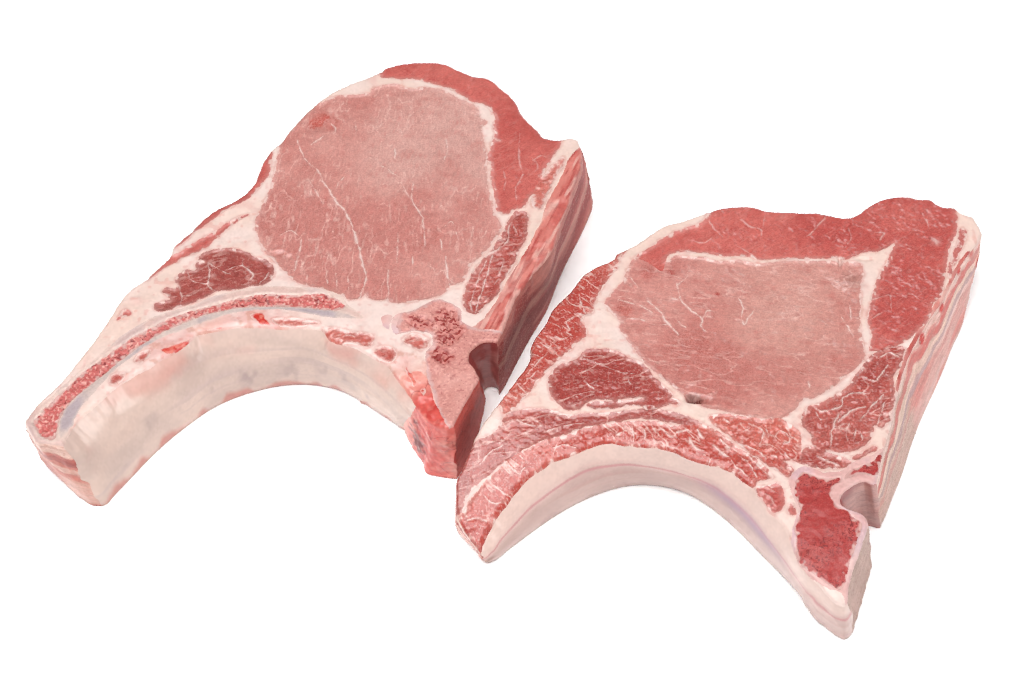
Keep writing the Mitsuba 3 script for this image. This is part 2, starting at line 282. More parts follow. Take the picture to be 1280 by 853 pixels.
# ------------------------------------------------------------------ outlines of the two chops, in millimetres on the table
# z: height of the cut face at some points; walls: (part, upper edge, lower edge); regions: (part, outline on the cut face); seams: (width, line)
CHOP_A = dict(
 z=[
  [-156.7,-43.0,25.0],
  [-142.8,-53.9,27.0],
  [-115.9,30.6,27.0],
  [-81.6,80.1,28.0],
  [-32.1,121.6,28.0],
  [23.3,81.7,28.0],
  [-5.3,-12.3,28.0],
  [-13.1,-21.8,28.0],
  [-18.7,-46.3,27.5],
  [-32.4,-35.1,25.0],
  [-50.4,-14.7,28.0],
  [-75.1,-6.0,28.0],
  [-115.2,-19.4,28.0],
  [-47.3,55.9,28.0],
  [-105.4,19.2,27.5],
 ],
 walls=[
  ["outer_edge",[[-156.7,-43.0],[-153.7,-36.3],[-150.1,-31.5],[-147.0,-27.1],[-144.0,-21.6],[-140.5,-14.9],[-137.5,-8.9],[-134.9,-3.1],[-132.8,2.1],[-130.8,7.8],[-127.5,12.7],[-124.1,16.2],[-121.2,20.4],[-117.8,24.7],[-115.9,27.6],[-115.7,30.9],[-113.3,34.6],[-110.3,38.2],[-107.4,43.0],[-104.4,46.6],[-100.7,49.6],[-96.8,51.7],[-92.9,55.4],[-89.9,60.4],[-88.8,65.4],[-87.7,70.0],[-85.8,74.7],[-83.7,77.8],[-81.8,79.8],[-79.6,84.9],[-77.6,89.0],[-74.5,94.6],[-71.3,99.1],[-69.1,101.6],[-65.3,105.3],[-60.8,108.6],[-56.3,111.1],[-51.7,114.0],[-48.0,116.5],[-46.1,118.7],[-42.6,120.3],[-38.0,121.2],[-32.1,121.6],[-26.3,120.9],[-22.2,119.0],[-18.0,116.1],[-13.9,114.0],[-9.3,113.2],[-6.4,111.1],[-3.5,107.4],[-0.6,104.1],[1.7,100.0],[3.2,95.5],[6.3,90.6],[9.1,86.6],[11.1,83.0],[13.6,82.0],[17.6,81.4],[20.4,82.2],[23.3,81.5]],None],
  ["chine_side",[[23.3,81.5],[24.6,75.4],[24.1,68.3],[21.2,57.8],[19.6,50.1],[17.1,42.9],[15.3,35.5],[13.6,28.8],[10.8,23.0],[7.3,18.3],[4.0,12.2],[1.1,7.3],[-0.5,1.6],[-1.9,-3.6],[-3.4,-8.1],[-5.0,-11.9]],[[29.3,77.0],[28.3,71.5],[25.2,62.8],[21.0,52.0],[16.9,41.4],[12.3,25.8],[8.9,18.4],[5.5,11.2],[2.7,4.8],[0.0,-2.3],[-2.2,-7.9],[-4.3,-12.1]]],
  ["spinal_canal",[[-5.0,-11.9],[-7.6,-11.2],[-10.5,-12.2],[-12.9,-14.6],[-14.2,-17.3],[-13.9,-20.4],[-12.8,-22.2]],[[-4.3,-12.1],[-4.9,-9.7],[-6.5,-8.6],[-8.1,-8.6],[-9.2,-9.7],[-9.5,-11.4],[-9.2,-12.1]]],
  ["sawn_bone_side",[[-12.8,-22.2],[-11.5,-24.9],[-10.7,-27.3],[-11.4,-29.5],[-12.9,-32.4],[-15.5,-38.1],[-18.7,-46.3]],[[-9.2,-12.1],[-8.9,-14.2],[-9.4,-18.3],[-10.2,-23.1],[-11.5,-29.5],[-14.0,-37.9],[-18.1,-47.4]]],
  ["bloody_tissue",[[-18.7,-46.3],[-21.0,-47.0],[-23.6,-46.0],[-26.2,-43.6],[-28.9,-40.1],[-31.1,-35.9]],[[-18.1,-47.4],[-22.1,-46.8],[-26.8,-45.8],[-28.5,-44.5],[-29.6,-40.5],[-31.8,-36.6],[-34.6,-31.2],[-35.8,-27.2]]],
  ["rib_membrane",[[-31.1,-35.9],[-34.3,-30.4],[-38.1,-24.9],[-40.8,-20.8],[-45.6,-17.9],[-50.4,-14.7],[-55.3,-12.7],[-60.1,-10.4],[-62.9,-6.6],[-68.8,-5.8],[-75.1,-6.0],[-79.4,-5.7],[-83.7,-5.3],[-89.0,-5.2],[-93.7,-5.7],[-98.4,-6.7],[-103.6,-8.1],[-105.9,-10.9],[-111.2,-16.7],[-115.2,-19.4],[-118.5,-22.7],[-122.9,-25.6],[-126.8,-28.8],[-130.1,-32.0],[-132.8,-35.9],[-135.5,-39.4],[-139.2,-43.5],[-141.2,-47.7],[-142.8,-53.9]],[[-35.8,-27.2],[-41.9,-22.1],[-46.9,-18.0],[-49.6,-16.6],[-51.2,-15.9],[-52.7,-12.8],[-54.2,-10.4],[-59.7,-9.0],[-65.2,-7.6],[-70.6,-6.9],[-77.1,-7.2],[-82.5,-8.6],[-88.8,-11.0],[-95.1,-13.8],[-100.8,-16.9],[-104.7,-21.0],[-109.6,-26.5],[-115.5,-32.5],[-120.6,-39.9],[-124.7,-46.5],[-128.8,-52.3],[-131.4,-57.2],[-133.4,-58.5]]],
  ["rib_end",[[-142.8,-53.9],[-147.9,-52.5],[-151.6,-51.5],[-154.3,-47.6],[-156.7,-43.0]],[[-133.4,-58.5],[-137.1,-57.8],[-141.1,-54.9],[-145.2,-51.0],[-149.1,-46.8],[-152.5,-43.2],[-156.8,-35.9]]],
 ],
 regions=[
  ["spine_edge",[[20.8,73.0],[17.1,62.9],[13.9,55.2],[11.6,49.1],[10.2,43.0],[7.9,36.3],[5.4,29.6],[1.9,22.0],[-1.3,15.5],[-3.5,10.1],[-5.9,4.5],[-9.0,-1.1],[-11.7,-4.2],[-13.2,-6.6],[-10.5,-15.0],[0.0,-16.6],[33.1,48.0],[28.3,79.3]]],
  ["front_tissue",[[-36.8,-24.9],[-33.4,-23.7],[-30.3,-23.2],[-28.2,-25.1],[-25.9,-32.5],[-23.7,-39.1],[-20.5,-46.4],[-17.9,-49.3],[-25.4,-55.2],[-35.0,-34.1]]],
  ["loin_muscle",[[-84.9,79.4],[-80.3,95.5],[-73.5,103.7],[-69.9,99.9],[-66.2,101.2],[-64.6,102.8],[-58.2,103.6],[-51.4,104.6],[-49.7,107.3],[-45.7,109.0],[-42.3,109.4],[-37.6,107.3],[-32.4,107.7],[-28.3,107.3],[-23.7,105.3],[-20.2,102.4],[-15.5,99.6],[-12.6,96.7],[-12.0,93.1],[-9.4,90.2],[-11.4,88.2],[-10.8,83.4],[-9.6,77.1],[-9.6,71.6],[-9.2,63.8],[-8.6,57.6],[-7.2,51.4],[-6.6,46.1],[-4.7,41.6],[-3.8,38.6],[-6.0,34.5],[-8.2,30.4],[-10.9,26.0],[-14.4,22.4],[-15.6,17.3],[-16.7,14.4],[-19.4,13.3],[-21.2,12.6],[-23.0,9.4],[-29.4,6.8],[-35.8,5.3],[-39.5,5.3],[-41.2,7.0],[-41.8,11.2],[-42.2,7.0],[-44.9,5.9],[-48.1,7.6],[-49.1,10.5],[-50.8,6.9],[-54.0,6.2],[-57.3,8.7],[-62.8,10.9],[-68.2,12.7],[-72.7,15.0],[-76.7,19.7],[-80.0,23.8],[-84.1,28.6],[-85.8,33.4],[-87.6,39.4],[-87.6,43.2],[-86.0,49.2],[-84.0,56.0],[-83.0,62.9],[-82.2,71.5],[-81.8,78.6]]],
  ["cap_muscle",[[-47.7,116.1],[-47.1,113.6],[-38.9,113.2],[-33.7,112.5],[-27.2,109.8],[-21.4,106.9],[-17.3,103.6],[-14.4,101.2],[-10.4,100.4],[-7.5,97.1],[-5.7,93.1],[-6.3,88.2],[-5.7,85.0],[-6.8,78.7],[-8.4,72.0],[-7.3,70.0],[-7.0,63.0],[-5.8,56.0],[-5.3,51.4],[-4.7,47.2],[-1.1,46.1],[1.1,48.0],[3.9,49.1],[5.5,52.9],[7.2,56.0],[9.5,62.2],[11.8,68.4],[14.4,73.9],[17.6,81.0],[17.7,91.4],[0.0,116.1],[-23.5,128.8],[-44.1,128.9],[-49.6,120.4]]],
  ["chine_muscle",[[3.3,46.8],[5.2,44.6],[5.2,40.8],[4.4,34.1],[2.2,28.9],[1.1,24.5],[-0.5,19.8],[-3.0,15.5],[-3.8,11.2],[-5.9,8.0],[-9.1,3.8],[-10.6,1.4],[-12.5,0.3],[-15.2,2.1],[-16.0,5.9],[-15.3,10.9],[-14.0,15.9],[-11.4,20.9],[-8.7,25.3],[-6.5,28.9],[-4.9,32.6],[-2.2,38.6],[-0.6,43.1],[1.4,46.5]]],
  ["streaky_muscle",[[17.5,72.3],[14.6,68.4],[12.3,65.3],[8.9,59.1],[7.2,53.7],[7.5,49.1],[9.9,47.6],[11.1,51.4],[12.5,56.0],[14.2,61.3],[17.7,68.7]]],
  ["rib_muscle",[[-106.4,25.1],[-105.0,27.3],[-101.3,29.0],[-97.0,29.6],[-92.5,28.4],[-89.1,26.9],[-87.4,25.4],[-83.5,24.2],[-81.2,21.6],[-80.7,18.7],[-81.8,15.1],[-84.4,13.0],[-88.1,12.7],[-92.3,10.9],[-97.1,10.7],[-99.8,10.3],[-103.3,7.5],[-106.9,5.4],[-110.5,4.1],[-113.5,2.4],[-118.0,1.8],[-119.1,4.3],[-116.8,5.3],[-114.2,6.7],[-114.9,8.5],[-116.7,10.4],[-115.8,12.2],[-113.1,11.4],[-112.2,13.5],[-113.2,15.8],[-112.3,17.9],[-109.8,20.0],[-107.6,19.6],[-106.3,20.7],[-106.8,22.9],[-103.9,23.9]]],
  ["belly_muscle",[[-84.9,74.7],[-85.1,69.2],[-85.4,64.5],[-87.1,60.7],[-90.1,55.4],[-92.1,52.4],[-97.4,49.1],[-102.1,45.1],[-105.6,41.4],[-109.2,37.8],[-111.6,34.1],[-115.4,30.9],[-118.9,32.5],[-105.5,52.8],[-92.2,62.0],[-88.9,75.5]]],
  ["belly_muscle",[[-91.0,45.5],[-94.2,43.2],[-97.7,39.3],[-100.7,35.7],[-103.2,32.4],[-106.7,28.8],[-110.9,26.7],[-114.0,24.2],[-119.1,20.7],[-123.5,16.1],[-124.4,19.8],[-118.3,26.2],[-113.2,27.9],[-109.2,31.8],[-106.1,34.3],[-102.0,37.6],[-98.9,40.5],[-94.8,43.7]]],
  ["belly_muscle",[[-131.1,-1.5],[-130.0,0.5],[-129.1,2.3],[-127.4,1.8],[-127.0,0.4],[-128.8,-0.1]]],
  ["rib_bone",[[-158.2,-43.9],[-153.9,-36.9],[-149.8,-33.9],[-144.4,-27.0],[-139.8,-21.2],[-134.6,-15.4],[-129.9,-10.1],[-124.1,-4.7],[-118.1,-0.7],[-111.9,2.0],[-105.7,4.7],[-101.2,7.5],[-93.9,10.2],[-85.9,11.9],[-78.4,12.2],[-69.8,11.7],[-61.6,10.1],[-57.0,7.3],[-53.8,2.6],[-49.4,-1.9],[-52.0,-2.6],[-55.7,-2.2],[-61.0,-1.8],[-69.1,0.4],[-77.3,2.3],[-85.2,2.0],[-93.1,0.6],[-100.9,-2.5],[-108.5,-6.3],[-116.0,-10.4],[-123.4,-16.4],[-128.1,-21.3],[-130.9,-24.9],[-135.7,-33.0],[-139.2,-38.8],[-141.5,-46.0],[-142.1,-51.3],[-142.9,-54.6],[-147.6,-54.9],[-151.9,-53.2]]],
  ["marrow",[[-154.0,-43.6],[-152.6,-41.0],[-150.0,-36.6],[-145.5,-30.9],[-141.0,-24.5],[-136.3,-19.4],[-130.5,-14.2],[-124.7,-9.0],[-118.7,-5.0],[-113.7,-1.6],[-106.6,1.8],[-97.2,5.3],[-88.9,8.0],[-81.4,9.0],[-72.3,8.5],[-64.3,8.8],[-59.9,7.3],[-55.4,3.0],[-59.1,1.3],[-69.3,2.8],[-80.0,3.4],[-88.5,3.1],[-95.9,1.7],[-103.7,-0.7],[-111.2,-5.2],[-118.2,-9.9],[-126.0,-16.9],[-132.6,-24.1],[-138.6,-31.1],[-143.2,-36.5],[-145.2,-43.1],[-146.0,-51.0],[-148.6,-50.8],[-151.6,-47.8]]],
  ["bone_edge",[[-143.0,-49.9],[-141.0,-45.4],[-139.0,-38.8],[-135.7,-33.4],[-130.9,-25.2],[-128.1,-21.6],[-123.3,-16.7],[-116.0,-10.7],[-108.4,-6.7],[-100.8,-2.9],[-93.1,0.3],[-85.2,1.6],[-77.2,1.9],[-69.1,0.1],[-61.0,-1.8],[-55.7,-2.2],[-51.5,-2.2],[-59.1,0.9],[-69.3,2.5],[-80.0,3.0],[-88.5,2.7],[-95.8,1.4],[-103.6,-1.1],[-111.2,-5.5],[-118.2,-10.3],[-125.9,-17.3],[-132.5,-24.4],[-138.5,-31.5],[-142.9,-36.9],[-144.9,-43.4],[-144.5,-50.5]]],
  ["blood_crease_patch",[[-115.5,-15.6],[-113.0,-14.3],[-110.5,-13.3],[-106.0,-10.5],[-107.0,-13.7],[-109.7,-15.7],[-112.8,-17.1]]],
  ["blood_crease_patch",[[-86.9,-0.5],[-83.0,0.6],[-81.5,-1.9],[-79.7,-4.6],[-82.1,-5.0],[-84.6,-3.6]]],
  ["blood_crease_patch",[[-101.0,-6.7],[-97.9,-5.7],[-95.1,-5.2],[-97.9,-6.4]]],
  ["blood_crease_patch",[[-35.1,-21.2],[-33.5,-22.8],[-31.6,-25.9],[-31.0,-28.0],[-32.3,-29.2],[-32.8,-26.7],[-34.5,-24.0]]],  # fold crease, its dark line painted in blood red
  ["blood_crease_patch",[[-29.4,-30.0],[-28.1,-30.1],[-27.8,-32.0],[-28.8,-33.2],[-29.6,-31.8]]],  # second crease, its dark line painted the same way
  ["intercostal_muscle",[[-79.6,-2.6],[-75.4,-1.9],[-71.1,-2.3],[-67.4,-3.1],[-63.6,-3.9],[-67.3,-4.8],[-71.0,-5.1],[-76.8,-5.0]]],
  ["intercostal_muscle",[[-123.5,-19.8],[-122.0,-17.1],[-119.0,-15.5],[-118.9,-18.3],[-121.5,-21.3]]],
  ["intercostal_muscle",[[-130.5,-28.6],[-130.0,-25.6],[-126.2,-24.8],[-126.9,-27.5],[-129.6,-29.3]]],
  ["intercostal_muscle",[[-62.9,-6.6],[-59.2,-6.3],[-51.8,-8.1],[-45.9,-9.6],[-45.6,-11.9],[-47.3,-14.2],[-52.1,-12.7],[-56.9,-12.1],[-60.1,-10.4]]],
  ["intercostal_muscle",[[-45.7,-16.0],[-43.1,-14.0],[-39.4,-14.5],[-38.0,-17.9],[-39.8,-19.8],[-43.5,-18.4]]],
  ["intercostal_muscle",[[-35.9,-10.6],[-32.2,-8.2],[-28.0,-10.2],[-27.6,-13.1],[-29.7,-14.7],[-34.5,-12.5]]],
  ["vertebra",[[-39.5,-4.0],[-39.3,-1.7],[-37.7,-0.3],[-33.0,1.6],[-28.8,4.4],[-24.6,6.5],[-19.8,4.5],[-17.0,1.7],[-16.4,-3.1],[-12.7,-5.6],[-9.5,-6.3],[-5.8,-6.7],[0.0,-9.6],[-5.2,-16.5],[-11.3,-16.4],[-9.1,-28.4],[-16.6,-49.4],[-20.0,-46.8],[-21.5,-44.9],[-23.7,-39.1],[-25.4,-32.9],[-27.4,-25.8],[-28.0,-20.8],[-28.4,-16.3],[-26.3,-12.5],[-26.7,-8.5],[-29.6,-7.5],[-32.8,-7.2],[-37.0,-8.6],[-38.8,-8.4]]],
  ["cartilage",[[-43.5,-2.1],[-41.4,-0.7],[-39.6,-1.3],[-40.3,-4.7],[-40.7,-6.8],[-42.6,-5.5]]],
  ["cartilage",[[-39.5,-2.7],[-38.5,-0.6],[-37.0,-0.2],[-37.9,-3.3],[-38.1,-6.0],[-37.5,-8.3],[-39.1,-8.4],[-40.0,-5.7]]],
 ],
 seams=[
  [0.65,[[-66.4,61.3],[-64.0,57.4],[-60.4,50.5],[-57.4,46.7],[-54.9,39.9],[-53.0,33.2],[-51.7,27.9],[-50.3,21.3],[-49.0,15.5],[-50.4,9.7],[-51.0,6.2]]],
  [0.43,[[-76.0,80.9],[-72.9,72.2],[-67.8,65.9],[-65.8,60.5]]],
  [0.32,[[-65.7,91.3],[-63.3,88.1],[-62.5,83.2]]],
  [0.35,[[-71.3,78.5],[-67.0,83.2]]],
  [0.35,[[-41.9,19.9],[-41.7,14.1],[-41.4,6.3]]],
  [0.3,[[-39.2,38.5],[-39.0,31.0],[-39.0,22.9]]],
  [0.32,[[-33.7,25.8],[-33.5,20.7]]],
  [0.38,[[-34.6,60.6],[-34.9,52.9],[-33.5,49.1],[-30.8,43.8],[-29.8,34.8],[-29.7,30.3]]],
  [0.3,[[-37.9,59.0],[-35.5,53.3]]],
  [0.3,[[-24.6,34.1],[-23.9,28.9]]],
  [0.38,[[-22.5,25.9],[-21.9,20.1],[-20.9,12.2]]],
  [0.35,[[-20.3,40.8],[-18.6,34.8],[-18.0,30.4]]],
  [0.38,[[-71.9,34.0],[-72.7,24.4],[-73.5,19.3]]],
  [0.32,[[-79.3,35.6],[-75.6,37.8],[-71.9,34.0]]],
  [0.32,[[-23.9,85.0],[-22.9,76.3],[-24.2,70.7]]],
  [0.32,[[-61.2,57.4],[-59.7,61.3],[-58.2,63.6]]],
  [0.27,[[-41.3,78.5],[-41.1,72.2]]],
  [0.27,[[-55.9,89.7],[-55.4,83.3]]],
  [0.3,[[-46.6,69.1],[-43.2,66.8],[-39.7,63.7]]],
  [0.27,[[-77.6,52.1],[-74.3,52.1],[-72.8,54.4]]],
  [0.27,[[-70.9,61.3],[-68.4,56.7],[-65.3,49.8]]],
  [0.27,[[-23.1,40.0],[-20.9,42.3],[-19.2,39.3]]],
  [0.43,[[-19.3,13.0],[-21.0,15.1],[-22.1,18.0]]],
  [0.3,[[-59.4,18.4],[-58.7,10.5]]],
  [0.27,[[-62.6,19.2],[-61.7,11.2]]],
  [0.27,[[-55.5,16.9],[-54.6,8.3]]],
  [0.3,[[-69.0,17.1],[-69.0,12.8]]],
  [0.41,[[2.8,85.0],[2.5,78.7],[2.5,71.6],[3.9,65.3],[2.0,59.9],[1.1,56.0],[1.9,48.7]]],
  [0.3,[[-3.4,67.6],[-2.2,62.2],[-2.8,56.0]]],
  [0.27,[[6.8,73.1],[9.0,69.2],[7.8,65.3]]],
  [0.43,[[7.3,71.5],[10.1,73.9],[13.0,72.3]]],
  [0.54,[[0.0,42.3],[-1.1,39.3],[-1.4,33.4],[-4.4,29.7],[-8.2,26.7],[-11.4,22.4]]],
  [0.38,[[0.0,42.3],[1.1,38.6],[1.9,36.3]]],
  [0.49,[[-6.5,26.7],[-7.6,21.6],[-8.6,16.6],[-9.7,12.3],[-11.2,5.9],[-12.2,1.0]]],
  [0.41,[[-8.7,23.8],[-10.8,18.0],[-12.6,10.9],[-13.9,5.2],[-13.3,1.7]]],
  [0.68,[[-5.9,13.7],[-4.3,15.9]]],
  [0.7,[[-4.3,18.0],[-3.2,22.4]]],
  [0.35,[[-102.4,22.8],[-99.0,20.1],[-95.0,18.2]]],
  [0.38,[[-91.2,24.7],[-91.0,22.1],[-87.4,18.1],[-88.6,15.2],[-88.4,12.7]]],
  [0.32,[[-91.0,22.1],[-94.2,21.1],[-96.8,19.7]]],
  [0.35,[[-103.0,23.5],[-102.1,19.1],[-102.4,15.5],[-102.8,14.0],[-107.8,15.6],[-109.7,19.3]]],
  [0.32,[[-102.8,14.0],[-100.3,10.7]]],
  [0.32,[[-112.2,13.5],[-111.0,9.9],[-110.5,4.4]]],
  [0.3,[[-104.2,11.9],[-107.2,9.0],[-110.4,8.4]]],
  [0.35,[[-81.7,20.9],[-83.0,16.6],[-85.2,13.3]]],
  [1.08,[[-6.0,82.2],[-4.3,81.4]]],
  [0.27,[[-58.0,-10.4],[-53.8,-9.1],[-50.1,-11.1]]],
 ],
 pores=[
  [3.24,[[-31.8,-3.2],[-28.6,-4.5]]],
  [4.59,[[-22.3,-1.8],[-19.6,-5.2],[-21.1,-9.3]]],
  [2.97,[[-24.2,-16.5],[-22.0,-18.5]]],
 ],
 dents=[
  [-67.9,88.9,5,3.5,1.0],
  [-12.0,94.7,1.2,1.0,0.5],
  [-79.4,27.4,2.2,1.4,0.7],
  [-76.0,25.9,1.4,1.2,0.5],
  [-55.6,19.1,6,4,0.3],
 ],
)
